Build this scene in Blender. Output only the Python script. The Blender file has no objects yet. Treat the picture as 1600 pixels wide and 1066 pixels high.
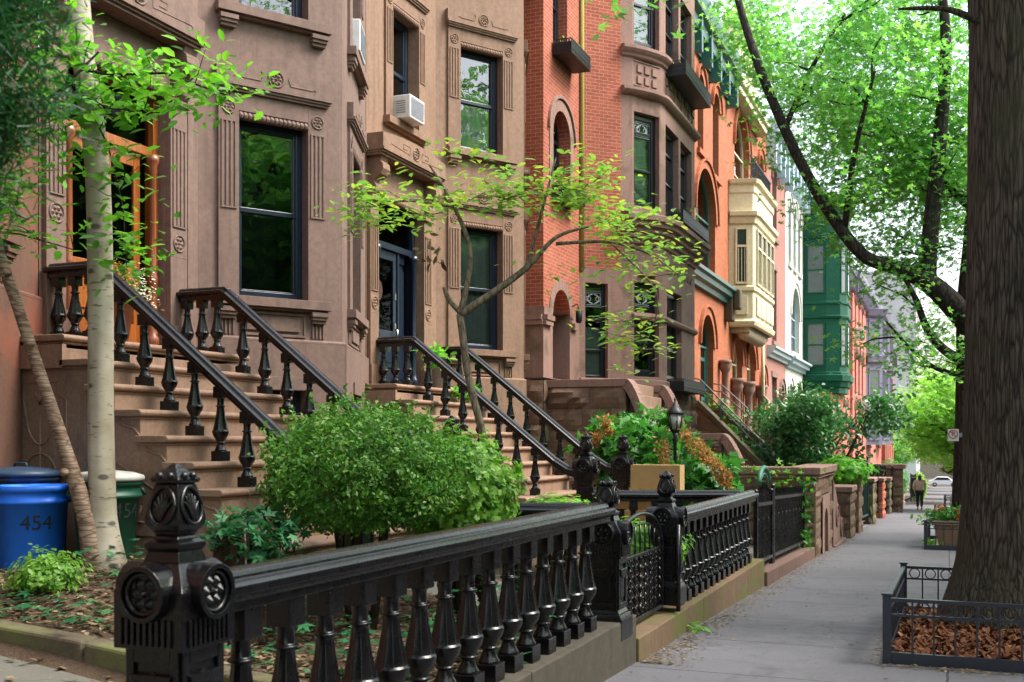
import bpy, bmesh, math, random
import numpy as np
from math import sin, cos, pi, radians as R, sqrt, atan2
random.seed(7); RNG = np.random.default_rng(11)
SC = bpy.context.scene
COL = SC.collection
ORG = {}                                   # object -> world position of its origin
SLOPE = .0306                              # the pavement falls away down the street

def gz(y): return -SLOPE * y               # pavement height at a distance down the street

# ------------------------------------------------------------------ mesh building
class MB:
    def __init__(s): s.v = []; s.f = []; s.s = []; s.T = None
    def at(s, ox=0, oy=0, ang=0, oz=0):
        """local frame: u along a wall, w out of the wall, z up"""
        sa, ca = sin(R(ang)), cos(R(ang))
        s.T = lambda u, w, z: (ox + u * sa + w * ca, oy + u * ca - w * sa, z + oz)
        return s
    def add(s, vs, fs, smooth=False):
        n = len(s.v)
        s.v += [s.T(*p) for p in vs] if s.T else [tuple(p) for p in vs]
        s.f += [tuple(i + n for i in f) for f in fs]
        s.s += [smooth] * len(fs)
        return s
    def box(s, a0, a1, b0, b1, c0, c1):
        return s.add([(a0,b0,c0),(a1,b0,c0),(a1,b1,c0),(a0,b1,c0),(a0,b0,c1),(a1,b0,c1),(a1,b1,c1),(a0,b1,c1)],
              [(0,3,2,1),(4,5,6,7),(0,1,5,4),(1,2,6,5),(2,3,7,6),(3,0,4,7)])
    def taper(s, cx, cy, z0, w0, z1, w1):
        """square frustum"""
        a, b = w0 / 2, w1 / 2
        return s.add([(cx-a,cy-a,z0),(cx+a,cy-a,z0),(cx+a,cy+a,z0),(cx-a,cy+a,z0),(cx-b,cy-b,z1),(cx+b,cy-b,z1),(cx+b,cy+b,z1),(cx-b,cy+b,z1)],
              [(0,3,2,1),(4,5,6,7),(0,1,5,4),(1,2,6,5),(2,3,7,6),(3,0,4,7)])
    def stack(s, cx, cy, prof):
        for (z0, w0), (z1, w1) in zip(prof, prof[1:]):
            if z1 > z0 + 1e-6: s.taper(cx, cy, z0, w0, z1, w1)
        return s
    def prism(s, pts, w0, w1, smooth=False):
        """polygon in (u,z) pushed from w0 to w1"""
        n = len(pts)
        vs = [(p[0], w0, p[1]) for p in pts] + [(p[0], w1, p[1]) for p in pts]
        fs = [tuple(range(n)), tuple(range(2*n-1, n-1, -1))]
        s.add(vs, fs); base = len(s.v) - 2*n
        for i in range(n):
            j = (i+1) % n
            s.f.append((base+i, base+n+i, base+n+j, base+j)); s.s.append(smooth)
        return s
    def prismz(s, pts, z0, z1):
        """polygon in (x,y) pushed from z0 to z1"""
        n = len(pts)
        vs = [(p[0], p[1], z0) for p in pts] + [(p[0], p[1], z1) for p in pts]
        fs = [tuple(range(n-1, -1, -1)), tuple(range(n, 2*n))] + [(i, (i+1) % n, n+(i+1) % n, n+i) for i in range(n)]
        return s.add(vs, fs)
    def lathe(s, prof, cx=0, cy=0, n=16, flute=None, a0=0, sx=1, sy=1):
        """prof: (r, z); flute: (k0,k1,depth) alternate radii between profile rows k0..k1"""
        vs = []; m = len(prof)
        for k, (r, z) in enumerate(prof):
            for i in range(n):
                a = a0 + 2*pi*i/n
                rr = r * (1 - flute[2] * (i % 2)) if flute and flute[0] <= k <= flute[1] else r
                vs.append((cx + sx*rr*cos(a), cy + sy*rr*sin(a), z))
        fs = [(k*n+i, k*n+(i+1) % n, (k+1)*n+(i+1) % n, (k+1)*n+i) for k in range(m-1) for i in range(n)]
        s.add(vs, fs, True)
        base = len(s.v) - n*m
        s.f.append(tuple(base+i for i in range(n-1, -1, -1))); s.s.append(False)
        s.f.append(tuple(base+(m-1)*n+i for i in range(n))); s.s.append(False)
        return s
    def tube(s, path, rad, n=8, cap=True):
        P = [np.array(p, float) for p in path]; m = len(P)
        if not hasattr(rad, '__len__'): rad = [rad]*m
        t0 = P[1]-P[0]; t0 /= np.linalg.norm(t0)+1e-9
        ref = np.array([0,0,1.]) if abs(t0[2]) < .9 else np.array([1.,0,0])
        a = np.cross(t0, ref); a /= np.linalg.norm(a)
        vs = []
        for k in range(m):
            t = P[min(k+1,m-1)]-P[max(k-1,0)]; t /= np.linalg.norm(t)+1e-9
            a = a - t*np.dot(a,t); a /= np.linalg.norm(a)+1e-9
            b = np.cross(t, a)
            for i in range(n):
                an = 2*pi*i/n
                vs.append(tuple(P[k] + rad[k]*(cos(an)*a + sin(an)*b)))
        fs = [(k*n+i, k*n+(i+1) % n, (k+1)*n+(i+1) % n, (k+1)*n+i) for k in range(m-1) for i in range(n)]
        if cap: fs += [tuple(range(n-1,-1,-1)), tuple((m-1)*n+i for i in range(n))]
        return s.add(vs, fs, True)
    def sweep(s, prof, path, smooth=False, closed=True):
        """prof: (side, up) polygon carried along a 3D path; side stays level, up stays vertical, corners mitred"""
        P = [np.array(p, float) for p in path]; m = len(P); n = len(prof); vs = []
        for k in range(m):
            d0 = (P[k]-P[k-1]) if k > 0 else (P[1]-P[0]); d1 = (P[k+1]-P[k]) if k < m-1 else (P[k]-P[k-1])
            h0 = np.array([d0[0],d0[1]]); h1 = np.array([d1[0],d1[1]])
            h0 /= np.linalg.norm(h0)+1e-9; h1 /= np.linalg.norm(h1)+1e-9
            t = h0+h1; t /= np.linalg.norm(t)+1e-9
            sd = np.array([t[1], -t[0]]) / max(.3, float(np.dot(t, h1)))
            for (a, b) in prof: vs.append((P[k][0]+sd[0]*a, P[k][1]+sd[1]*a, P[k][2]+b))
        rng = range(n) if closed else range(n-1)
        fs = [(k*n+i, k*n+(i+1) % n, (k+1)*n+(i+1) % n, (k+1)*n+i) for k in range(m-1) for i in rng]
        if closed: fs += [tuple(range(n-1,-1,-1)), tuple((m-1)*n+i for i in range(n))]
        return s.add(vs, fs, smooth)
    def ball(s, c, r, n=10, m=6, sz=1.0):
        prof = [(max(1e-4, r*sin(pi*k/m)), c[2] - r*sz*cos(pi*k/m)) for k in range(m+1)]
        return s.lathe(prof, c[0], c[1], n)
    def wall(s, u0, u1, z0, z1, holes=(), depth=.22, back=True):
        """front skin at w=0 with openings (ua,ub,za,zb,rise); rise>0 gives an arched head; reveals run back"""
        us = sorted({u0, u1, *[h[0] for h in holes], *[h[1] for h in holes]})
        zs = sorted({z0, z1, *[h[2] for h in holes], *[h[3] for h in holes]})
        for a, b in zip(us, us[1:]):
            for c, d in zip(zs, zs[1:]):
                if any(h[0] <= a+1e-6 and b <= h[1]+1e-6 and h[2] <= c+1e-6 and d <= h[3]+1e-6 for h in holes): continue
                s.add([(a,0,c),(b,0,c),(b,0,d),(a,0,d)], [(0,1,2,3)])
        for h in holes:
            ua, ub, za, zb = h[:4]; rise = h[4] if len(h) > 4 else 0
            if rise:
                pts = arch(ua, ub, zb-rise, rise)
                cm = (ua+ub)/2
                left = [p for p in pts if p[0] <= cm+1e-6]; right = [p for p in pts if p[0] >= cm-1e-6]
                for a, b in zip(left, left[1:]): s.add([(a[0],0,a[1]),(b[0],0,b[1]),(ua,0,zb)], [(0,1,2)])
                for a, b in zip(right, right[1:]): s.add([(a[0],0,a[1]),(b[0],0,b[1]),(ub,0,zb)], [(0,1,2)])
                out = [(ua,za)] + pts + [(ub,za)]
            else: out = [(ua,za),(ua,zb),(ub,zb),(ub,za)]
            for a, b in zip(out, out[1:]+out[:1]):
                s.add([(a[0],0,a[1]),(b[0],0,b[1]),(b[0],-depth,b[1]),(a[0],-depth,a[1])], [(0,1,2,3)])
        return s
    def rock(s, u0, u1, z0, z1, rows=3, blk=.6, amp=.05, w=0, seed=1):
        """rock-faced ashlar: every block bulges out of the joint plane"""
        rg = random.Random(seed)
        s.box(u0, u1, w-.12, w, z0, z1)
        hz = (z1-z0)/rows
        for r in range(rows):
            u = u0
            while u < u1-1e-4:
                b = min(u1, u + blk*rg.uniform(.7,1.5))
                if u1-b < blk*.35: b = u1
                nu, nz = 7, 5; vs = []; lean = rg.uniform(.5,1.2); ta, tb = rg.uniform(-.4,.4), rg.uniform(-.4,.4)
                for j in range(nz):
                    for i in range(nu):
                        x = u+.006+(b-u-.012)*i/(nu-1); z = z0+r*hz+.006+(hz-.012)*j/(nz-1)
                        e = min(i, nu-1-i, j, nz-1-j)
                        d = .012 if e == 0 else amp*lean*(.55+.25*min(e,2)+ta*(i/(nu-1)-.5)+tb*(j/(nz-1)-.5)+rg.uniform(-.42,.42))
                        vs.append((x, w+d, z))
                fs = [(j*nu+i, j*nu+i+1, (j+1)*nu+i+1, (j+1)*nu+i) for j in range(nz-1) for i in range(nu-1)]
                s.add(vs, fs)
                ring = [i for i in range(nu)] + [j*nu+nu-1 for j in range(1,nz)] + [(nz-1)*nu+i for i in range(nu-2,-1,-1)] + [j*nu for j in range(nz-2,0,-1)]
                base = len(s.v)-nu*nz
                for a, c in zip(ring, ring[1:]+ring[:1]):
                    pa, pc = vs[a], vs[c]
                    s.add([pa, pc, (pc[0], w-.002, pc[2]), (pa[0], w-.002, pa[2])], [(0,1,2,3)])
                u = b
        return s
    def obj(s, name, mat, parent=None, bevel=0, seg=2, org=None):
        if org is None:
            if parent is not None: org = ORG[parent]
            else:
                a = np.array(s.v); org = ((a[:,0].min()+a[:,0].max())/2, (a[:,1].min()+a[:,1].max())/2, a[:,2].min())
        me = bpy.data.meshes.new(name)
        me.from_pydata([(x-org[0], y-org[1], z-org[2]) for x, y, z in s.v], [], s.f)
        me.polygons.foreach_set('use_smooth', s.s)
        me.materials.append(mat); me.update()
        o = bpy.data.objects.new(name, me); COL.objects.link(o)
        ORG[o] = tuple(org)
        if parent is not None:
            o.parent = parent
            po = ORG[parent]; o.location = (org[0]-po[0], org[1]-po[1], org[2]-po[2])
        else: o.location = org
        if bevel:
            m = o.modifiers.new('bevel', 'BEVEL'); m.width = bevel; m.segments = seg; m.limit_method = 'ANGLE'; m.angle_limit = R(35)
        return o

def arch(ua, ub, zs, rise, n=14):
    c = (ua+ub)/2; a = (ub-ua)/2
    return [(c - a*cos(pi*i/n), zs + rise*sin(pi*i/n)) for i in range(n+1)]

def thing(name, label, cat, loc=(0,0,0), group=None):
    o = bpy.data.objects.new(name, None); COL.objects.link(o); o.location = loc; o.empty_display_size = .2
    ORG[o] = tuple(loc); return tag(o, label, cat, group)
def tag(o, label=None, cat=None, group=None, kind=None):
    if label: o['label'] = label
    if cat: o['category'] = cat
    if group: o['group'] = group
    if kind: o['kind'] = kind
    return o
def dup(o, loc, label=None, rz=None, scale=None):
    def cp(a, par):
        b = a.copy(); COL.objects.link(b); ORG[b] = ORG.get(a, (0,0,0))
        if par is not None: b.parent = par
        for ch in a.children: cp(ch, b)
        return b
    r = cp(o, None); r.location = loc; ORG[r] = tuple(loc)
    if label: r['label'] = label
    if rz is not None: r.rotation_euler.z = rz
    if scale: r.scale = scale
    return r
def inst(src, name, parent, loc, rz=0, scale=(1,1,1)):
    """one more object showing the same mesh, at a world place under a thing"""
    o = bpy.data.objects.new(name, src.data); COL.objects.link(o); o.parent = parent
    for m in src.modifiers:
        k = o.modifiers.new(m.name, m.type); k.width = m.width; k.segments = m.segments; k.limit_method = m.limit_method; k.angle_limit = m.angle_limit
    po = ORG[parent]; o.location = (loc[0]-po[0], loc[1]-po[1], loc[2]-po[2]); o.rotation_euler.z = rz; o.scale = scale
    ORG[o] = tuple(loc); return o

def textmb(txt, size, depth=.002):
    cu = bpy.data.curves.new('t', 'FONT'); cu.body = txt; cu.size = size; cu.extrude = depth; cu.align_x = 'CENTER'; cu.align_y = 'CENTER'
    o = bpy.data.objects.new('t', cu); COL.objects.link(o)
    dg = bpy.context.evaluated_depsgraph_get(); me = o.evaluated_get(dg).to_mesh()
    vs = [tuple(v.co) for v in me.vertices]; fs = [tuple(p.vertices) for p in me.polygons]
    o.evaluated_get(dg).to_mesh_clear(); bpy.data.objects.remove(o); bpy.data.curves.remove(cu)
    return vs, fs

# ------------------------------------------------------------------ foliage
SHAPES = {
 'kite': ([(0,0,0),(.5,.27,.06),(1,0,0),(.5,-.27,.06)], [(0,2,1),(0,3,2)]),
 'oval': ([(0,0,0),(.28,.2,.05),(.68,.2,.04),(1,0,-.06),(.68,-.2,.04),(.28,-.2,.05),(.28,0,0),(.68,0,-.01)],
          [(0,6,1),(6,7,2,1),(7,3,2),(0,5,6),(5,4,7,6),(4,3,7)]),
 'lobed': ([(0,0,0),(.45,.16,.03),(1,0,-.05),(.45,-.16,.03),(.12,.3,.03),(.55,.62,-.03),(.42,.2,.02),(.12,-.3,.03),(.55,-.62,-.03),(.42,-.2,.02),(-.02,.42,0),(-.02,-.42,0)],
          [(0,3,2,1),(0,6,5,4),(0,7,8,9),(0,4,10),(0,11,7)]),
 'needle': ([(0,.06,0),(1,.02,.0),(1,-.02,0),(0,-.06,0)], [(0,3,2,1)]),
 'spray': ([(0,0,0),(.35,.3,.03),(.4,.08,.02),(.7,.26,.02),(.72,.06,.0),(1,0,-.04),(.72,-.06,0),(.7,-.26,.02),(.4,-.08,.02),(.35,-.3,.03)], [(0,2,1),(0,8,6,5,4,2),(2,4,3),(0,9,8),(8,7,6)]),
}
def leaf_mesh(name, pts, size, mat, parent=None, shape='kite', up=.6, axis=None, droop=0, var=.35, org=None, outward=None, ow=.5):
    """pts (N,3) world points; one leaf at each, lying roughly level ('up'), pointing any way"""
    pts = np.asarray(pts, float); N = len(pts)
    tv, tf = SHAPES[shape]; tv = np.array(tv); k = len(tv)
    nrm = RNG.normal(size=(N,3)); nrm /= np.linalg.norm(nrm, axis=1)[:,None]+1e-9
    nrm = nrm*(1-up) + np.array([0,0,1.])*up
    if outward is not None: nrm = nrm*(1-ow) + outward*ow
    nrm /= np.linalg.norm(nrm, axis=1)[:,None]+1e-9
    d = RNG.normal(size=(N,3)) if axis is None else axis + RNG.normal(size=(N,3))*.45
    d[:,2] -= droop
    d -= nrm*np.sum(d*nrm,axis=1)[:,None]; d /= np.linalg.norm(d,axis=1)[:,None]+1e-9
    b = np.cross(nrm, d)
    sz = size*(1+var*RNG.uniform(-1,1,N))
    V = pts[:,None,:] + sz[:,None,None]*(tv[None,:,0,None]*d[:,None,:] + tv[None,:,1,None]*b[:,None,:] + tv[None,:,2,None]*nrm[:,None,:])
    if org is None:
        if parent is not None: org = ORG[parent]
        else: org = (pts[:,0].mean(), pts[:,1].mean(), pts[:,2].min())
    V = V.reshape(-1,3) - np.array(org)
    loops = []; starts = []; tot = []
    base = [i for f in tf for i in f]; lens = [len(f) for f in tf]
    L = len(base)
    idx = (np.array(base)[None,:] + (np.arange(N)*k)[:,None]).reshape(-1)
    st = np.concatenate([[0], np.cumsum(lens)[:-1]])
    starts = (st[None,:] + (np.arange(N)*L)[:,None]).reshape(-1)
    me = bpy.data.meshes.new(name)
    me.vertices.add(N*k); me.vertices.foreach_set('co', V.astype(np.float32).reshape(-1))
    me.loops.add(N*L); me.loops.foreach_set('vertex_index', idx.astype(np.int32))
    me.polygons.add(N*len(tf)); me.polygons.foreach_set('loop_start', starts.astype(np.int32))
    me.polygons.foreach_set('loop_total', np.tile(lens, N).astype(np.int32))
    me.update(calc_edges=True); me.validate()
    me.materials.append(mat)
    o = bpy.data.objects.new(name, me); COL.objects.link(o); ORG[o] = tuple(org)
    if parent is not None:
        o.parent = parent; po = ORG[parent]; o.location = tuple(org[i]-po[i] for i in range(3))
    else: o.location = org
    return o
def clumps(centers, n, spread):
    """n leaf points round each centre, gaussian, flattened"""
    c = np.repeat(np.asarray(centers, float), n, axis=0)
    s = np.array(spread if hasattr(spread,'__len__') else (spread,spread,spread*.6))
    return c + RNG.normal(size=c.shape)*s
def ellip(c, r, n, shell=.55):
    """points in the outer part of an ellipsoid"""
    d = RNG.normal(size=(n,3)); d /= np.linalg.norm(d,axis=1)[:,None]
    q = (shell + (1-shell)*RNG.uniform(0,1,n))**1.0
    return np.array(c) + d*q[:,None]*np.array(r)
# ------------------------------------------------------------------ materials
def newmat(name):
    m = bpy.data.materials.new(name); m.use_nodes = True; nt = m.node_tree; nt.nodes.clear()
    out = nt.nodes.new('ShaderNodeOutputMaterial'); p = nt.nodes.new('ShaderNodeBsdfPrincipled')
    nt.links.new(p.outputs[0], out.inputs[0]); return m, nt, p, out
def N(nt, t, **k):
    n = nt.nodes.new(t)
    for a, b in k.items():
        if a.startswith('i_'): n.inputs[int(a[2:]) if a[2:].isdigit() else a[2:].replace('_',' ')].default_value = b
        else: setattr(n, a, b)
    return n
def ramp(nt, fac, stops):
    r = N(nt, 'ShaderNodeValToRGB'); e = r.color_ramp.elements
    while len(e) < len(stops): e.new(.5)
    for x, (p, c) in zip(e, stops): x.position = p; x.color = (*c, 1) if len(c) == 3 else c
    nt.links.new(fac, r.inputs[0]); return r.outputs[0]
def noise(nt, vec, scale, detail=4, rough=.55, dist=0):
    n = N(nt, 'ShaderNodeTexNoise'); n.inputs['Scale'].default_value = scale; n.inputs['Detail'].default_value = detail
    n.inputs['Roughness'].default_value = rough; n.inputs['Distortion'].default_value = dist
    nt.links.new(vec, n.inputs['Vector']); return n.outputs['Fac']
def mix(nt, fac, a, b, mode='MIX'):
    m = N(nt, 'ShaderNodeMix', data_type='RGBA', blend_type=mode)
    for s, v in ((m.inputs[0], fac), (m.inputs[6], a), (m.inputs[7], b)):
        if hasattr(v, 'is_linked'): nt.links.new(v, s)
        elif isinstance(v, (int, float)): s.default_value = v
        else: s.default_value = (*v, 1)
    return m.outputs[2]
def mul(c, k): return tuple(x*k for x in c)
def bump(nt, p, h, strength, dist=.01):
    b = N(nt, 'ShaderNodeBump'); b.inputs['Strength'].default_value = strength; b.inputs['Distance'].default_value = dist
    nt.links.new(h, b.inputs['Height']); nt.links.new(b.outputs[0], p.inputs['Normal']); return b
def wpos(nt): return N(nt, 'ShaderNodeNewGeometry').outputs['Position']
def scaled(nt, v, s):
    m = N(nt, 'ShaderNodeMapping'); m.inputs['Scale'].default_value = s; nt.links.new(v, m.inputs[0]); return m.outputs[0]
MATS = {}
def stone(name, c, rough=.8, var=.25, big=.6, fine=30, bstr=.25, bdist=.004, stain=None, spec=.3, streak=True):
    """painted or plain masonry: broad mottling, fine grain, dark rain streaks, optional second tone"""
    if name in MATS: return MATS[name]
    m, nt, p, out = newmat(name); v = wpos(nt)
    col = ramp(nt, noise(nt, v, big, 5, .6), [(.3, mul(c, 1-var)), (.7, mul(c, 1+var*.6))])
    g = noise(nt, v, fine, 6, .7)
    col = mix(nt, .55, col, ramp(nt, g, [(.25, mul(c,.5)), (.75, mul(c,1.4))]))
    col = mix(nt, ramp(nt, noise(nt, v, 2.6, 7, .7, .8), [(.56,(0,0,0)),(.72,(.5,.5,.5))]), col, mul(c,.62))
    if streak:
        s = noise(nt, scaled(nt, v, (5,5,.5)), 1.6, 5, .65)
        col = mix(nt, ramp(nt, s, [(.48,(0,0,0)),(.74,(.6,.6,.6))]), col, mul(c,.5))
    if stain:
        s = noise(nt, v, stain[1], 6, .65, .5)
        col = mix(nt, ramp(nt, s, [(stain[2],(0,0,0)),(stain[2]+.12,(.85,.85,.85))]), col, stain[0])
    nt.links.new(col, p.inputs['Base Color']); p.inputs['Roughness'].default_value = rough; p.inputs['Specular IOR Level'].default_value = spec
    bump(nt, p, g, bstr, bdist)
    MATS[name] = m; return m
def paint(name, c, rough=.4, coat=0, var=.12, bs=.08, scale=9, spec=.5, metal=0, worn=None):
    if name in MATS: return MATS[name]
    m, nt, p, out = newmat(name); v = wpos(nt)
    n = noise(nt, v, scale, 6, .65)
    col = ramp(nt, n, [(.3, mul(c,1-var)), (.72, mul(c,1+var))])
    if worn: col = mix(nt, ramp(nt, noise(nt, v, worn[1], 8, .7), [(worn[2],(0,0,0)),(worn[2]+.08,(.8,.8,.8))]), col, worn[0])
    nt.links.new(col, p.inputs['Base Color'])
    rr = N(nt, 'ShaderNodeMapRange'); rr.inputs[3].default_value = max(.05, rough-.12); rr.inputs[4].default_value = min(1, rough+.15)
    nt.links.new(noise(nt, v, scale*2.3, 5), rr.inputs[0]); nt.links.new(rr.outputs[0], p.inputs['Roughness'])
    p.inputs['Specular IOR Level'].default_value = spec; p.inputs['Metallic'].default_value = metal
    p.inputs['Coat Weight'].default_value = coat; p.inputs['Coat Roughness'].default_value = .15
    bump(nt, p, noise(nt, v, scale*9, 4), bs, .003)
    MATS[name] = m; return m
def brick(name, c1, c2, mortar, bw=.21, bh=.075, gap=.011, rough=.85, stain=None):
    if name in MATS: return MATS[name]
    m, nt, p, out = newmat(name); g = N(nt, 'ShaderNodeNewGeometry')
    cr = N(nt, 'ShaderNodeVectorMath', operation='CROSS_PRODUCT'); nt.links.new(g.outputs['True Normal'], cr.inputs[0]); cr.inputs[1].default_value = (0,0,1)
    dt = N(nt, 'ShaderNodeVectorMath', operation='DOT_PRODUCT'); nt.links.new(cr.outputs[0], dt.inputs[0]); nt.links.new(g.outputs['Position'], dt.inputs[1])
    sp = N(nt, 'ShaderNodeSeparateXYZ'); nt.links.new(g.outputs['Position'], sp.inputs[0])
    cb = N(nt, 'ShaderNodeCombineXYZ'); nt.links.new(dt.outputs['Value'], cb.inputs[0]); nt.links.new(sp.outputs[2], cb.inputs[1])
    b = N(nt, 'ShaderNodeTexBrick'); b.inputs['Scale'].default_value = 1; b.inputs['Brick Width'].default_value = bw; b.inputs['Row Height'].default_value = bh
    b.inputs['Mortar Size'].default_value = gap*.5; b.inputs['Mortar Smooth'].default_value = .2; b.inputs['Bias'].default_value = -.1
    b.inputs['Color1'].default_value = (*c1,1); b.inputs['Color2'].default_value = (*c2,1); b.inputs['Mortar'].default_value = (*mortar,1)
    nt.links.new(cb.outputs[0], b.inputs['Vector'])
    v = g.outputs['Position']
    col = mix(nt, .55, b.outputs[0], ramp(nt, noise(nt, v, .9, 5, .65), [(.3,(.72,.7,.68)),(.7,(1.15,1.12,1.1))]), 'MULTIPLY')
    col = mix(nt, .5, col, ramp(nt, noise(nt, v, 22, 4, .6), [(.3,(.65,.65,.65)),(.7,(1.2,1.2,1.2))]), 'MULTIPLY')
    if stain: col = mix(nt, ramp(nt, noise(nt, scaled(nt,v,(3,3,.5)), stain[1], 6), [(stain[2],(0,0,0)),(stain[2]+.15,(.7,.7,.7))]), col, stain[0])
    nt.links.new(col, p.inputs['Base Color']); p.inputs['Roughness'].default_value = rough; p.inputs['Specular IOR Level'].default_value = .25
    inv = N(nt, 'ShaderNodeMath', operation='SUBTRACT'); inv.inputs[0].default_value = 1; nt.links.new(b.outputs['Fac'], inv.inputs[1])
    bump(nt, p, inv.outputs[0], .5, .006)
    MATS[name] = m; return m
def wood(name, c1, c2, rough=.35, coat=.3):
    if name in MATS: return MATS[name]
    m, nt, p, out = newmat(name); v = wpos(nt)
    n = noise(nt, scaled(nt, v, (30,30,1.6)), 1.2, 6, .6, 1.2)
    nt.links.new(ramp(nt, n, [(.3,c1),(.55,c2),(.75,mul(c2,1.25))]), p.inputs['Base Color'])
    p.inputs['Roughness'].default_value = rough; p.inputs['Coat Weight'].default_value = coat; bump(nt, p, n, .15, .002)
    MATS[name] = m; return m
def leafmat(name, cols, trans=.45, rough=.45, spec=.35, tcol=1.6):
    """leaf: each one its own tint, light passes through"""
    if name in MATS: return MATS[name]
    m, nt, p, out = newmat(name); g = N(nt, 'ShaderNodeNewGeometry')
    k = len(cols)
    col = ramp(nt, g.outputs['Random Per Island'], [(i/(k-1) if k > 1 else 0, c) for i, c in enumerate(cols)])
    col = mix(nt, .6, col, ramp(nt, noise(nt, g.outputs['Position'], 1.1, 3), [(.3,(.7,.72,.7)),(.7,(1.25,1.25,1.1))]), 'MULTIPLY')
    nt.links.new(col, p.inputs['Base Color']); p.inputs['Roughness'].default_value = rough; p.inputs['Specular IOR Level'].default_value = spec
    t = N(nt, 'ShaderNodeBsdfTranslucent')
    tc = mix(nt, 1.0, col, (tcol*.95, tcol*1.08, tcol*.68), 'MULTIPLY'); nt.links.new(tc, t.inputs[0])
    mx = N(nt, 'ShaderNodeMixShader'); mx.inputs[0].default_value = trans
    nt.links.new(p.outputs[0], mx.inputs[1]); nt.links.new(t.outputs[0], mx.inputs[2]); nt.links.new(mx.outputs[0], out.inputs[0])
    MATS[name] = m; return m
def glassmat(name, tint=(.75,.8,.8), mirror=.09, rough=.015, wave=.25, ior=1.6, gain=1):
    """old window glass: part mirror, part see-through, a little wavy"""
    if name in MATS: return MATS[name]
    m, nt, p, out = newmat(name); nt.nodes.remove(p)
    gl = N(nt, 'ShaderNodeBsdfGlossy'); gl.inputs['Roughness'].default_value = rough; gl.inputs[0].default_value = (.9,.95,1,1)
    tr = N(nt, 'ShaderNodeBsdfTransparent'); tr.inputs[0].default_value = (*tint,1)
    fr = N(nt, 'ShaderNodeFresnel'); fr.inputs[0].default_value = ior
    ad = N(nt, 'ShaderNodeMath', operation='ADD', use_clamp=True); ad.inputs[1].default_value = mirror; nt.links.new(fr.outputs[0], ad.inputs[0])
    gm = N(nt, 'ShaderNodeMath', operation='MULTIPLY'); gm.inputs[1].default_value = gain; nt.links.new(ad.outputs[0], gm.inputs[0])
    mx = N(nt, 'ShaderNodeMixShader'); nt.links.new(gm.outputs[0], mx.inputs[0]); nt.links.new(tr.outputs[0], mx.inputs[1]); nt.links.new(gl.outputs[0], mx.inputs[2])
    nt.links.new(mx.outputs[0], out.inputs[0])
    b = N(nt, 'ShaderNodeBump'); b.inputs['Strength'].default_value = wave; b.inputs['Distance'].default_value = .01
    nt.links.new(noise(nt, wpos(nt), 2.2, 2), b.inputs['Height']); nt.links.new(b.outputs[0], gl.inputs['Normal'])
    MATS[name] = m; return m
def barkmat(name, c1, c2, sc=(14,14,2.2), rough=.9, bstr=1.0, bdist=.03, moss=None):
    if name in MATS: return MATS[name]
    m, nt, p, out = newmat(name); v = wpos(nt)
    n = noise(nt, scaled(nt, v, sc), 1, 8, .65, .6)
    w = N(nt, 'ShaderNodeTexVoronoi'); w.feature = 'DISTANCE_TO_EDGE'; w.inputs['Scale'].default_value = 1.0
    nt.links.new(scaled(nt, v, sc), w.inputs['Vector'])
    col = ramp(nt, n, [(.32,c1),(.66,c2)])
    col = mix(nt, ramp(nt, w.outputs[0], [(0,(.85,.85,.85)),(.16,(0,0,0))]), col, mul(c1,.45))
    if moss: col = mix(nt, ramp(nt, noise(nt, v, 1.3, 5), [(.5,(0,0,0)),(.65,(.6,.6,.6))]), col, moss)
    nt.links.new(col, p.inputs['Base Color']); p.inputs['Roughness'].default_value = rough; p.inputs['Specular IOR Level'].default_value = .2
    ad = N(nt, 'ShaderNodeMath', operation='ADD'); nt.links.new(n, ad.inputs[0])
    mn = N(nt, 'ShaderNodeMath', operation='MINIMUM'); nt.links.new(w.outputs[0], mn.inputs[0]); mn.inputs[1].default_value = .25
    nt.links.new(mn.outputs[0], ad.inputs[1]); bump(nt, p, ad.outputs[0], bstr, bdist)
    MATS[name] = m; return m
def birchmat():
    m, nt, p, out = newmat('birch_bark'); v = wpos(nt)
    base = ramp(nt, noise(nt, v, 2.2, 5), [(.35,(.21,.175,.115)),(.65,(.40,.36,.285))])
    z = N(nt, 'ShaderNodeSeparateXYZ'); nt.links.new(v, z.inputs[0])
    marks = noise(nt, scaled(nt, v, (9,9,40)), 1, 3, .5)
    col = mix(nt, ramp(nt, marks, [(.6,(0,0,0)),(.68,(.85,.85,.85))]), base, (.09,.075,.055))
    col = mix(nt, ramp(nt, noise(nt, v, 7, 5, .7), [(.62,(0,0,0)),(.72,(.55,.55,.55))]), col, (.20,.19,.10))
    zz = N(nt, 'ShaderNodeMath', operation='MULTIPLY_ADD'); nt.links.new(noise(nt, v, 6, 5, .7), zz.inputs[0]); zz.inputs[1].default_value = .9; nt.links.new(z.outputs[2], zz.inputs[2])
    col = mix(nt, ramp(nt, zz.outputs[0], [(.95,(.9,.9,.9)),(1.0,(0,0,0))]), col, (.075,.055,.038))
    kn = N(nt, 'ShaderNodeTexVoronoi'); kn.inputs['Scale'].default_value = 1; nt.links.new(scaled(nt, v, (3.2,3.2,6)), kn.inputs['Vector'])
    col = mix(nt, ramp(nt, kn.outputs['Distance'], [(.10,(.9,.9,.9)),(.17,(0,0,0))]), col, (.05,.04,.032))
    nt.links.new(col, p.inputs['Base Color']); p.inputs['Roughness'].default_value = .7; bump(nt, p, marks, .35, .006)
    return m
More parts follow.
